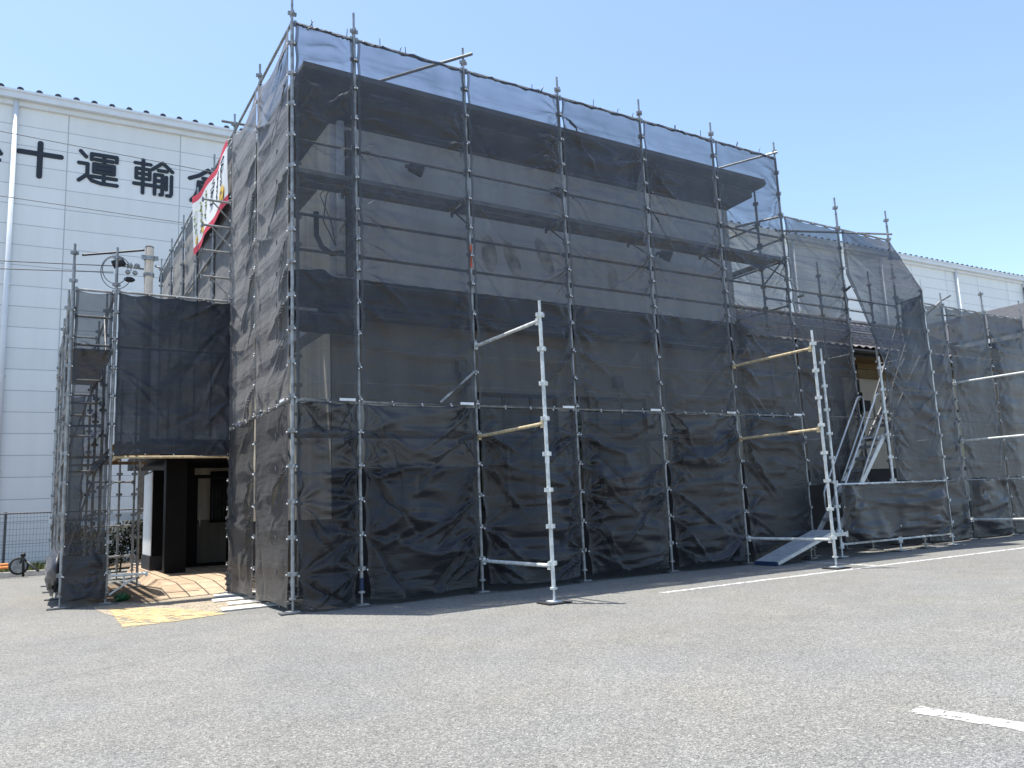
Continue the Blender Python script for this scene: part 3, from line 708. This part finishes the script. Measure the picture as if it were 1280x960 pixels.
for xa, xb in zip(FX[:-1], FX[1:]):
    for z in (8.0, 6.28, 5.22, 4.72, 2.68): bar(ms, (xa, 0, z), (xb, 0, z), 'galv' if z in (8.0, 2.68) else 'galv_dull')
    for z in (5.90, 2.30): plank(ms, xa+.04, xb-.04, .06, .54, z)
for x in FX:
    for z in (5.82, 2.22):
        bar(ms, (x, .03, z), (x, .6, z), 'galv_dull', name='bracket'); pipe(ms, (x, .04, z-.34), (x, .42, z-.03), 'galv_dull', r=.014)
LY = [1.8, 3.6, 5.4, 7.2, 9.0, 10.8, 12.6]
for i, y in enumerate(LY):
    post(ms, 0, y, FB if i < 2 else 2.6, 8.33, plate=i < 2)
    ya = ([0]+LY)[i]
    for z in ((8.0, 6.28, 5.22, 2.68, .38) if i < 2 else (8.0, 6.28, 4.85)): bar(ms, (0, ya, z), (0, y, z))
for i, y in enumerate(LY[:3]): post(ms, .6, y, FB if i < 2 else 2.6, 6.9, plate=i < 2)
for ya, yb in ((0.6, 1.8), (1.8, 3.6)):
    for z in (5.90, 4.10): plank(ms, .06, .54, ya+.04, yb-.04, z, along='y')
# outrigger brackets behind the left face corner
for z in (6.65, 6.19, 5.74, 5.28):
    bar(ms, (0, 3.6, z), (-.56, 3.6, z), name='bracket')
    if z in (6.65, 6.19, 5.28): pipe(ms, (-.36, 3.6, z-.02), (-.02, 3.6, z-.36), r=.013)
pipe(ms, (2.66, -.075, 3.18), (2.08, -.075, 2.70), 'galv', r=.02)
# top ties
pipe(ms, (2.78, -.16, 8.22), (1.72, 1.3, 8.2), 'galv_dull'); pipe(ms, (9.9, -.08, 8.1), (9.3, 1.2, 8.1)); pipe(ms, (-.22, 3.62, 8.16), (.6, 3.55, 8.16), 'galv_dull'); pipe(ms, (9.9, 0, 6.75), (9.45, .8, 6.72))
# return at the right end of the main face
post(ms, 9.9, 1.8, FB, 7.3, plate=False)
for z in (6.73, 6.28, 5.82, 4.9): bar(ms, (9.9, .6, z), (9.9, 1.8, z))
for z in (6.28, 4.9): bar(ms, (9.9, 0, z), (9.9, .6, z))
plank(ms, 9.66, 9.86, .06, 1.75, 5.88, along='y'); pipe(ms, (9.86, 0, 5.85), (9.86, .55, 5.45), r=.018)
for i, x in enumerate((11.7, 13.5)):
    post(ms, x, 0, FB, 7.46)
    xa = (9.9, 11.7)[i]
    for z in (6.76, 5.22, 4.72, 2.68): bar(ms, (xa, 0, z), (x, 0, z))
    post(ms, x, .6, FB, 6.2)
    for z in (5.2, 4.7): bar(ms, (xa, .6, z), (x, .6, z))
for x in (11.7, 13.5): bar(ms, (x, 0, 4.02), (x, .6, 4.02), name='transom')
pipe(ms, (13.4, -.15, 6.84), (9.9, .15, 6.5)); pipe(ms, (10.0, -.14, 5.05), (10.0, -.30, 5.05), r=.03); pipe(ms, (11.75, 0, 5.4), (11.55, -.25, 5.4), 'dark_steel')
post(ms, 12.6, .6, FB, 5.9)

# outrigger posts standing off the main face, joined by rails
def outrigger(x, ztop, lab, mats, back=0):
    t_ = thing('outrigger_frame', lab, 'scaffold post', (x, -1.8, 0), 'outrigger posts before the nets')
    o = post(t_, x, -1.8, .02, ztop, 'galv_bright', plate=False, spig=.28)
    b = MB(); b.box(x-.075, x+.075, -1.875, -1.725, .018, .032); part('base_plate', b, 'galv_bright', o)
    b = MB(); b.box(x-.17, x+.17, -1.95, -1.65, .006, .018); part('rubber_mat', b, 'rubber', t_)
    for z, mt in zip((3.56, 2.22, .45), mats):
        m = MB(); m.tube([(x, -.03, z), (x, -1.76, z)], .0243, 10)
        for y in (-.06, -1.74): m.box(x-.02, x+.02, y-.03, y+.03, z-.05, z+.04)
        part('rail', m, mt, t_)
outrigger(2.7, 3.82, 'pale scaffold post standing off the third front post with three rails', ('galv_bright', 'rusty', 'galv_bright'))
outrigger(8.1, 3.86, 'pale scaffold post on the white line beside the metal ramp', ('rusty', 'rusty', 'galv_bright'))
outrigger(15.3, 3.86, 'scaffold post off the annex face whose rails enter at right edge', ('galv_bright', 'galv_bright', 'galv_bright'))

# stair tower
st = thing('stair_scaffold', 'pale pipe scaffold tower holding the stairs before the annex', 'scaffold', (11.7, -.3, 0))
for x, zt in ((9.9, 3.9), (11.7, 3.86), (13.5, 5.68)): post(st, x, -.6, FB, zt, 'galv_bright')
for xa, xb in ((9.9, 11.7), (11.7, 13.5)):
    for z in (.24, 1.33): bar(st, (xa, -.6, z), (xb, -.6, z), 'galv_bright')
bar(st, (11.7, -.6, 3.2), (13.5, -.6, 3.2), 'galv')
for x in (9.9, 11.7, 13.5):
    for z in (.40, 2.2): bar(st, (x, -.6, z), (x, 0, z), 'galv', 'transom')
for z in (3.9, 5.3): bar(st, (13.5, -.6, z), (13.5, 0, z), 'galv', 'transom')
post(st, 12.6, -.55, FB, .35, joints=False, spig=.05)
plank(st, 11.55, 11.95, -.55, -.08, 2.27, 'alu'); plank(st, 9.45, 10.0, -.70, -.22, .46, 'alu')
post(st, 9.42, -.3, FB, .45, joints=False, spig=.05)
def stair(xa, za, xb, zb, lab, mat, ys=(-.54, -.12)):
    t_ = thing('stair_unit', lab, 'stairs', (xa, -.3, za), 'stair flights of the scaffold tower')
    for y in ys:
        m = MB(); m.beam((xa, y, za), (xb, y, zb), .035, .085); part('stringer', m, mat, t_)
        m = MB(); d = Vector((xb-xa, 0, zb-za)).normalized(); q0 = Vector((xa+.30, y, za+.30)); up = Vector((0, 0, .95))
        a = Vector((xa+.28, y, za+.28)); e = Vector((xb, y, zb))
        m.tube([a+Vector((0, 0, .12)), a+Vector((0, 0, .45)), a+Vector((.05, 0, .55)), e+Vector((-.12, 0, .80)), e+Vector((-.03, 0, .83)), e+Vector((.06, 0, .80)), e+Vector((.06, 0, .50)), e+Vector((.02, 0, .42)), a+Vector((.20, 0, .14))], .018, 8)
        part('handrail', m, mat, t_, True)
    n = 8
    for k in range(1, n):
        x = xa+(xb-xa)*k/n; z = za+(zb-za)*k/n; m = MB(); m.box(x-.09, x+.09, ys[0]+.018, ys[1]-.018, z+.0, z+.03); m.box(x-.095, x-.085, ys[0]+.018, ys[1]-.018, z-.03, z+.033); part('tread', m, 'galv_dull', t_)  # treads take the darker metal, shade of the flight put into their colour
stair(9.92, .46, 11.68, 2.28, 'lower bright aluminium stair flight rising from the metal ramp', 'alu')
stair(11.85, 2.28, 13.45, 4.0, 'upper stair flight rising behind the draped net', 'galv_dull', (-.44, -.08))
# ramp plank
rp = thing('ramp_plank', 'ribbed metal plank laid as ramp up to the stairs', 'ramp', (8.2, -.48, 0))
m = MB(); A = Vector((8.02, -.48, .045)); B = Vector((9.62, -.46, .49)); m.beam(A, B, .46, .03)
for y in np.linspace(-.21, .21, 8): m.beam(A+Vector((0, y, .020)), B+Vector((0, y, .020)), .022, .022)
part('deck', m, 'alu', rp)
for s_ in (-1, 1):
    m = MB(); m.beam(A+Vector((0, s_*.24, -.005)), B+Vector((0, s_*.24, -.005)), .025, .06); part('side_rail', m, 'alu', rp)
m = MB(); m.beam((8.005, -.72, .04), (8.005, -.24, .04), .03, .06); part('end_cap', m, 'blue_plastic', rp)

# annex scaffold
an = thing('annex_scaffold', 'pipe scaffold with nets along the beige annex at far right', 'scaffold', (16.5, 0, 0))
for x, zt in ((15.3, 5.72), (17.1, 5.95), (18.9, 5.9)):
    post(an, x, 0, FB, zt); post(an, x, .6, FB, 5.5)
for xa, xb in ((13.5, 15.3), (15.3, 17.1), (17.1, 18.9)):
    for z in (5.4, 4.45, 2.68, 1.33): bar(an, (xa+(.06 if xa == 13.5 else 0), 0, z), (xb, 0, z))
    for z in (4.62, 3.05, 2.4): bar(an, (xa, .6, z), (xb, .6, z))
    plank(an, xa+.04, xb-.04, .06, .54, 3.95)
pipe(an, (15.36, .02, 5.55), (14.3, .45, 4.7), 'galv_dull'); pipe(an, (15.36, .02, 5.55), (15.62, -.06, 5.68), 'galv_dull'); pipe(an, (15.2, .1, 5.2), (15.9, -.1, 5.2), r=.02)
for x in (15.3, 17.1, 18.9): bar(an, (x, 0, 3.9), (x, .6, 3.9), name='transom')

# entrance tower scaffold
et = thing('entrance_scaffold', 'small netted scaffold tower left of the entrance opening', 'scaffold', (-2.1, 3.6, 0))
for x, zt in ((-2.4, 5.58), (-1.8, 5.6)):
    post(et, x, 3.6, FB, zt); post(et, x, 5.4, FB, 5.3); post(et, x, 7.2, FB, 5.2); post(et, x, 9.0, FB, 5.0)
    for ya, yb in ((3.6, 5.4), (5.4, 7.2), (7.2, 9.0)):
        for z in (4.85, 3.95, 2.22, .42): bar(et, (x, ya, z), (x, yb, z))
for y in (3.6, 5.4, 7.2):
    for z in ((4.85, 4.42, 3.97, 2.22) if y == 3.6 else (4.85, 3.97, 3.7, 3.3, 2.9, 2.22, 1.3, .45)): bar(et, (-2.4, y, z), (-1.8, y, z), name='transom')
for z in (4.87, 3.97, 2.22): bar(et, (-1.8, 3.6, z), (0, 3.6, z), 'galv' if z > 3 else 'rusty')
for za in (4.85, 4.0): pipe(et, (-1.84, 5.3, za), (-1.84, 4.6, za-.85), r=.018)
pipe(et, (-2.35, 5.4, .5), (-1.85, 5.4, 2.2), r=.018); pipe(et, (-2.35, 7.2, 2.3), (-1.85, 7.2, 3.9), r=.018)
for y in (5.4, 7.2): plank(et, -2.36, -1.84, y-1.7, y-.1, 3.93, along='y')
bar(et, (-1.8, 3.6, .42), (-1.2, 3.6, .42), 'galv_bright', 'bracket'); pipe(et, (-1.76, 3.6, .14), (-1.36, 3.6, .40), 'galv_bright', r=.014); pipe(et, (-1.56, 3.6, .28), (-1.56, 3.6, .42), 'galv_bright', r=.012)
for x in (-1.15, -.85): post(et, x, 9.4, FB, 4.4); 
post(et, -1.05, 6.6, FB, 2.5)
for z in (2.1, 1.15, .5): bar(et, (-1.8, 9.0, z), (-.85, 9.4, z))
# plank ceiling over the passage
for k, x in enumerate(np.linspace(-1.66, -1.36, 3)):
    m = MB(); m.box(x, x+.09, 4.3+.05*(k % 2), 9.2, 2.50, 2.535); part('timber_board', m, 'plank_wood', et)
for y in (4.5, 6.5, 8.5):
    m = MB(); m.box(-1.75, -.72, y, y+.05, 2.43, 2.497); part('joist', m, 'plank_wood', et)

# ------------------------------------------------------------------ nets
def vnoise(x, y, seed):
    xi = np.floor(x).astype(int); yi = np.floor(y).astype(int); fx = x-xi; fy = y-yi
    fx = fx*fx*fx*(fx*(fx*6-15)+10); fy = fy*fy*fy*(fy*(fy*6-15)+10)
    def h(a, b):
        q = (a*374761393+b*668265263+seed*974634777) & 0xffffffff
        q = ((q ^ (q >> 13))*1274126177) & 0xffffffff
        return ((q ^ (q >> 16)) & 0xffff)/65535.0*2-1
    return (h(xi, yi)*(1-fx)+h(xi+1, yi)*fx)*(1-fy)+(h(xi, yi+1)*(1-fx)+h(xi+1, yi+1)*fx)*fy
def net(label, A, B, z0, z1, seed, mat='net', swag=1.0, edge=.035, bottom_open=0.0, ztop=None, zbot=None, left=None, right=None, off=None, tags=False, group='black scaffold nets', eyelets=True, cell=.028, name='safety_net', slack=1.0, parent=None, pack=.03, roll=1.0):
    """one hung mesh sheet from A to B (plan points), z0..z1; folds run from its ties"""
    A = np.array(A, float); B = np.array(B, float); d = B-A; W = np.hypot(*d); d /= W; nrm = np.array([d[1], -d[0]])   # outward
    nu = max(10, int(W/cell)); nv = max(8, int((z1-z0)/(cell*1.05)))
    u, v = np.meshgrid(np.linspace(0, 1, nu+1), np.linspace(0, 1, nv+1))
    rg = random.Random(seed)
    zt = z1-.015-np.abs(np.sin(math.pi*u*max(1, round(W/.45))))*.035*(1 if z1 > 3 else .4) if ztop is None else ztop(u)
    zb = z0+.0*u+.02*np.sin(u*5+seed) if zbot is None else zbot(u)
    z = zb+(zt-zb)*v
    x = u*W
    # edges pull in between ties
    tie = np.abs(np.sin(math.pi*z/.45))
    inset = edge*.8+edge*.9*tie + bottom_open*np.clip(1-(z-z0)/.9, 0, 1)
    li = inset if left is None else left(z)
    ri = inset if right is None else right(z)
    x = li+(W-li-ri)*u
    e = np.minimum(x-li, W-ri-x)
    wgt = np.clip(e/.22, 0, 1)
    disp = .055*slack*wgt*(vnoise(x*.9+seed*3.1, z*.7, seed)+.5*vnoise(x*2.1, z*1.6+9, seed+1))
    # slack gathers in horizontal rolls
    rz = vnoise(x*.55+seed, z*4.2+.9*vnoise(x*1.1, z*.8, seed+5), seed+2)
    disp += .042*roll*slack*wgt*(1-2*np.abs(rz))*np.clip(.5+vnoise(x*.6, z*.5+3, seed+3), 0, 1)
    rz2 = vnoise(x*1.3+7, z*11, seed+11); disp += .010*roll*slack*wgt*(1-2*np.abs(rz2))
    # packing folds
    pf = np.abs(((z+.13*seed+.03*vnoise(x*.8, z*.5, seed+21)) % .46)/.46-.5)*2
    pf = np.where(pf > .86, .86-(pf-.86)*1.5, pf)
    disp += pack*(pf-.4)*np.clip(wgt, .04, 1)
    # tension folds from the ties
    nt_ = int((z1-z0)/.45)+1
    for side in (0, 1):
        for k in range(nt_+1):
            zk = math.ceil(z0/.45)*.45+k*.45+.01
            if zk > z1+.1: continue
            st_ = rg.random()
            dx = (x-li) if side == 0 else (W-ri-x)
            dz = z-zk; r_ = np.hypot(dx, dz)+1e-4; th = np.arctan2(dz, dx)
            nf = rg.uniform(7, 12)
            disp += swag*roll*.045*st_*np.exp(-r_/.30)*np.sin(nf*th+rg.uniform(0, 6.3))*np.clip((r_-.03)/.12, 0, 1)
            # one to three drooping creases
            for q in range(rg.choice((1, 2, 2, 3)) if st_ > .3 else 0):
                an = -rg.uniform(.35, 1.15); L = rg.uniform(.6, 1.5)*min(1, W/1.5); wdt = rg.uniform(.022, .046)
                s_ = dx*math.cos(an)+dz*math.sin(an); p_ = -dx*math.sin(an)+dz*math.cos(an)+.22*s_*s_*rg.choice((-.6, .5))
                fade = np.clip((s_-.02)/.14, 0, 1)*np.clip(1-s_/L, 0, 1)
                wl = wdt*(.45+s_.clip(0, 2)*.9)
                disp += swag*rg.uniform(.03, .08)*fade*(lambda q_: q_*q_*(3-2*q_))(np.maximum(0, 1-np.abs(p_)/(1.25*wl)))*rg.choice((1, 1, -1))
    # big catenary drapes between posts near the bottom
    if swag > .9:
        c0 = rg.uniform(.3, .7)
        for k in range(3):
            zc = z0+(z1-z0)*rg.uniform(.1, .95); dep = rg.uniform(.25, .6)
            cz = zc-dep*(1-((x/W-c0)/max(c0, 1-c0))**2)
            disp += .018*slack*wgt*np.exp(-((z-cz)/.05)**2)
    disp = disp+.012*slack*wgt
    disp = .5*(disp+np.sqrt(disp*disp+.0006))-.004
    P = A[None, None, :]+d[None, None, :]*x[..., None]+nrm[None, None, :]*disp[..., None]
    if off is not None:
        o_ = off(u, z); P = P+nrm[None, None, :]*o_[..., None]
    V = np.concatenate([P, z[..., None]], -1).reshape(-1, 3)
    w_ = nu+1
    idx = (np.arange(nv)[:, None]*w_+np.arange(nu)[None, :]).ravel()
    F = np.stack([idx, idx+1, idx+w_+1, idx+w_], -1)
    me = bpy.data.meshes.new(name)
    # eyelets and white ties along the hems share the sheet's mesh
    ex = MB()
    if eyelets:
        zk = math.ceil(z0/.45)*.45+.01
        while zk < z1:
            j = int(np.clip(np.abs(z[:, 0]-zk).argmin(), 0, nv)); 
            for i in (0, nu): 
                c = P[j, i]; ex.ball((c[0]+nrm[0]*.02, c[1]+nrm[1]*.02, z[j, i]), .0125, 6, 4)
            zk += .45
        for k in range(1, max(2, round(W/.45))):
            i = int(round(k/max(1, round(W/.45))*nu))
            for j in ((nv, 0) if z0 > .4 else (nv,)):
                c = P[j, i]; ex.ball((c[0]+nrm[0]*.025, c[1]+nrm[1]*.025, z[j, i]), .011, 6, 4)
    loc = Vector((*((A+B)/2), z0))
    off_ = loc if parent is None else parent.location
    allV = np.concatenate([V, np.array(ex.v).reshape(-1, 3)], 0)-np.array(off_)
    nF = len(F); allF = F.tolist()+[[i+len(V) for i in f] for f in ex.f]
    me.from_pydata(allV.tolist(), [], allF)
    me.materials.append(MATS[mat]); me.materials.append(MATS['tie_white'])
    mi = np.zeros(len(allF), int); mi[nF:] = 1; me.polygons.foreach_set('material_index', mi.tolist())
    me.polygons.foreach_set('use_smooth', [True]*len(allF))
    uvl = me.uv_layers.new(name='UVMap')
    ed = np.minimum(e, np.minimum(z1-z, 9)).ravel(); ed = np.concatenate([ed, np.zeros(len(ex.v))]); zz = np.concatenate([z.ravel()+.13*seed, np.zeros(len(ex.v))])
    li_ = np.zeros(len(me.loops), int); me.loops.foreach_get('vertex_index', li_)
    uvl.data.foreach_set('uv', np.stack([ed[li_], zz[li_]], -1).ravel().astype(np.float32).tolist())
    me.update()
    ob = bpy.data.objects.new(name, me); col.objects.link(ob)
    ob.location = loc; tag(ob, label, 'net', group)
    if tags:
        m = MB(); q = A+d*(W-.30)+nrm*.05; q2 = A+d*(W-.08)+nrm*.05
        m.beam((q[0], q[1], z0+.005), (q2[0], q2[1], z0+.005), .004, .035); part('label_tag', m, 'label_white', ob)
    return ob

ordn = ['narrow one beside the tall corner post', 'wide one second from the corner post', 'third from the corner post', 'fourth from the corner post', 'fifth from the corner post', 'last one before the stair tower']
for i, (xa, xb) in enumerate(zip(FX[:-1], FX[1:])):
    net('black net in the upper front tier, '+ordn[i], (xa, -.036), (xb, -.036), 2.69, 7.99, 20+i*7, tags=True, swag=1.35, slack=1.0, edge=.02, pack=.03)
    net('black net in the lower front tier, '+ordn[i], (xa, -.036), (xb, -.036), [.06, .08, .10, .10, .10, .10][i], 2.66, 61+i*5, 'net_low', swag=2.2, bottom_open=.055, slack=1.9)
for i, (ya, yb, nm) in enumerate(((3.6, 1.8, 'rear'), (1.8, 0, 'front'))):
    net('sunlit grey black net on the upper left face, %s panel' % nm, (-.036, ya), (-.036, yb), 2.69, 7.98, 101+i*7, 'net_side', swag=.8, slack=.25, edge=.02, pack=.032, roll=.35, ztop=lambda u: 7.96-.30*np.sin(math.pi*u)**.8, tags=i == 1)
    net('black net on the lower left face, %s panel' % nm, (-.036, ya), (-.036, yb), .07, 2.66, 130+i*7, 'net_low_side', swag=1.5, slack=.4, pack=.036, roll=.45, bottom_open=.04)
for i, (ya, yb) in enumerate(((5.4, 3.66), (7.2, 5.4), (9.0, 7.2), (10.8, 9.0), (12.6, 10.8))):
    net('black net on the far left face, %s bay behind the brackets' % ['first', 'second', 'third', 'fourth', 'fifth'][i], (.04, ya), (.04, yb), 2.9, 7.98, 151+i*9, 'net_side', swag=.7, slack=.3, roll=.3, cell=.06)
# entrance canopy and tower
net('dense dark net hung over the entrance opening', (-1.77, 3.57), (-.03, 3.57), 2.24, 4.86, 201, 'net_dense', swag=.6, slack=.5, edge=.008)
net('narrow black net on the front of the entrance tower', (-2.38, 3.57), (-1.82, 3.57), .14, 4.84, 207, 'net_low', swag=1.2, slack=.8, edge=.012)
net('black net across the back of the entrance tower', (-2.36, 8.95), (-1.84, 8.95), .2, 3.95, 223, 'net_low', swag=1.0, slack=.7, cell=.05)
net('black net on the outer side of the entrance tower, front bay', (-2.36, 5.4), (-2.36, 3.6), .2, 4.84, 213, 'net_low_side', swag=1.0, slack=.7, cell=.05)
net('black net on the outer side of the entrance tower, middle bay', (-2.36, 7.2), (-2.36, 5.4), .2, 4.84, 217, 'net_low_side', swag=1.0, slack=.7, cell=.05)
net('black net on the outer side of the entrance tower, rear bay', (-2.36, 9.0), (-2.36, 7.2), .2, 4.84, 219, 'net_low_side', swag=1.0, slack=.7, cell=.05)
net('short dark net apron round the foot of the entrance tower', (-2.39, 3.545), (-1.81, 3.545), .10, .78, 225, 'net_dense', swag=1.5, slack=1.5, edge=.005)
m = MB(); nu, nv = 26, 16; V = []
for j in range(nv+1):
    for i in range(nu):
        a = 2*math.pi*i/nu; b = math.pi*j/nv; r_ = 1+.16*math.sin(3*a+5*b)+.10*math.sin(8*a-6*b)+.06*math.sin(13*b+4*a)
        V.append((-2.46+.12*r_*math.sin(b)*math.cos(a), 4.7+1.0*math.sin(b)*math.sin(a), .50+.28*r_*math.cos(b)-.1*math.sin(a)))
m.add(V, [(j*nu+i, (j+1)*nu+i, (j+1)*nu+(i+1) % nu, j*nu+(i+1) % nu) for j in range(nv) for i in range(nu)])
tag(m.build('net_bundle', 'net_dense', None, True), 'gathered surplus net bulging from the outer foot of the entrance tower', 'net bundle')
# right of the main face
net('black net between the main face and the stair opening', (9.9, -.03), (11.72, -.03), 1.36, 6.74, 231, 'net_right', swag=.8, slack=.8, bottom_open=.0)
def leftB(z): return np.where(z > 5.75, .03, .03+.0*z)+np.clip((5.75-z)/1.5, 0, 1)*.05
def offB(u, z):
    l = np.clip((5.75-z)/2.0, 0, 1)*.58; r_ = np.clip((6.74-z)/1.3, 0, 1)*.60
    return l+(r_-l)*u**.6
net('black net draped outward over the stair tower, with sloping edge', (11.74, -.03), (13.5, -.03), 1.36, 6.74, 241, 'net_right', swag=.8, slack=.8, left=leftB, off=offB)
net('low black net skirt round the foot of the stair tower', (10.02, -.63), (13.48, -.63),   .27, 1.34, 251, 'net_low', swag=2.1, slack=1.9, edge=.02)
net('narrow black side net closing the stair tower toward the annex', (13.53, -.58), (13.53, -.02), 1.36, 5.35, 257, 'net_low', swag=.8, slack=.8)
for i, (xa, xb, nm) in enumerate(((13.56, 15.3, 'beside the stair tower'), (15.3, 17.1, 'between the two far posts'), (17.1, 18.9, 'at the right picture edge'))):
    net('black net on the annex scaffold, upper tier, '+nm, (xa, -.036), (xb, -.036), 1.36, 5.38, 263+i*7, 'net_right', swag=.8, slack=.8, cell=.05)
    net('black net on the annex scaffold, lower tier, '+nm, (xa, -.036), (xb, -.036), .06, 1.33, 291+i*7, 'net_low', swag=1.3, slack=1.3, cell=.05)

# ------------------------------------------------------------------ banner
bn = thing('banner', 'red bordered white banner with brush lettering tied to the left scaffold face', 'banner', (-.08, 5.4, 6.7))
def bpt(s, t, d=0):
    """s along the banner from its front end, t up"""
    y = 3.68+3.5*s; zl = 6.70+.10*s-.03*math.sin(s*7); zh = 7.88+.22*s-.10*math.sin(math.pi*s)-.03*math.sin(s*9)
    return (-.075-.03*math.sin(s*5.5+t*2)-.02*math.sin(s*13)-d, y, zl+(zh-zl)*t)
def bgrid(s0, s1, t0, t1, ns, nt2, d):
    V = [bpt(s0+(s1-s0)*i/ns, t0+(t1-t0)*j/nt2, d) for j in range(nt2+1) for i in range(ns+1)]
    return V, [(j*(ns+1)+i, j*(ns+1)+i+1, (j+1)*(ns+1)+i+1, (j+1)*(ns+1)+i) for j in range(nt2) for i in range(ns)]
m = MB(); m.add(*bgrid(0, 1, .12, .88, 40, 8, 0)); part('sheet', m, 'banner_white', bn, True)
for t0, t1 in ((0, .12), (.88, 1)):
    m = MB(); m.add(*bgrid(0, 1, t0, t1, 40, 2, 0)); part('border', m, 'banner_red', bn, True)
def bstroke(m, pts, wd):
    P = [Vector(bpt(s_, t_, .006)) for s_, t_ in pts]
    for a, b in zip(P[:-1], P[1:]): m.beam(a, b, wd, .003, (1, 0, 0)) if False else m.tube([a, b], wd/2, 5)
rg = random.Random(4)
def script(s0, s1, t0, t1, n, wd):
    m = MB(); P = []
    for k in range(n*2):   # one running brush column, joined from top to bottom
        f_ = k/(n*2-1); P.append(bpt(min(max((s0+s1)/2+rg.uniform(-.5, .5)*(s1-s0), .02), .98), t1+(t0-t1)*f_+rg.uniform(-.03, .03), .006))
    m.tube(P, [wd*rg.choice((.08, .2, .32)) for _ in P], 5)
    return m
for s0, s1, t0, t1, n, mt in ((.05, .14, .3, .85, 12, 'banner_ink'), (.22, .30, .3, .82, 12, 'banner_ink'), (.40, .50, .35, .82, 14, 'banner_ink'), (.58, .66, .3, .8, 10, 'banner_olive'), (.74, .84, .25, .8, 12, 'banner_olive'), (.90, .97, .25, .75, 9, 'banner_olive')):
    part('brush_lettering', script(s0, s1, t0, t1, n, .035), mt, bn)
for s_, t_, r_ in ((.10, .24, .13), (.70, .22, .10), (.93, .20, .08)):
    m = MB(); c = Vector(bpt(s_, t_, .01))
    for k in range(6): m.ball((c.x, c.y+r_*math.cos(k), c.z+r_*.7*math.sin(k)), r_*.55, 8, 4, (.08, 1, 1))
    part('picture_spot', m, 'banner_yellow', bn)
for s_ in (0, 1):
    for t_ in (.02, .98):
        m = MB(); q = bpt(s_, t_); m.tube([q, (-.0, q[1]+(-.08 if s_ == 0 else .05), q[2]+.02)], .006, 5); part('tie_cord', m, 'tie_white', bn)

# rolled net ends tied along the top rails
rg = random.Random(12)
for i, (xa, xb) in enumerate(zip(FX[:-1], FX[1:])):
    m = MB(); pts = []; rad = []
    for t_ in np.linspace(.06, .94, 26):
        pts.append((xa+(xb-xa)*t_, -.045+rg.uniform(-.012, .012), 8.0-.018-.035*abs(math.sin(t_*math.pi*(2 if i == 0 else 4)))+rg.uniform(-.012, .012))); rad.append(rg.uniform(.006, .026))
    m.tube(pts, rad, 6)
    for q in range(3): 
        x = xa+(xb-xa)*rg.uniform(.15, .9); m.tube([(x, -.03, 8.0), (x+rg.uniform(-.04, .04), -.06, 8.0+rg.uniform(.05, .12))], .006, 5)
    tag(m.build('net_roll', 'net_dense', None, True), 'gathered net hem tied along the top front rail, '+ordn[i], 'net hem', 'gathered hems on the top rail')
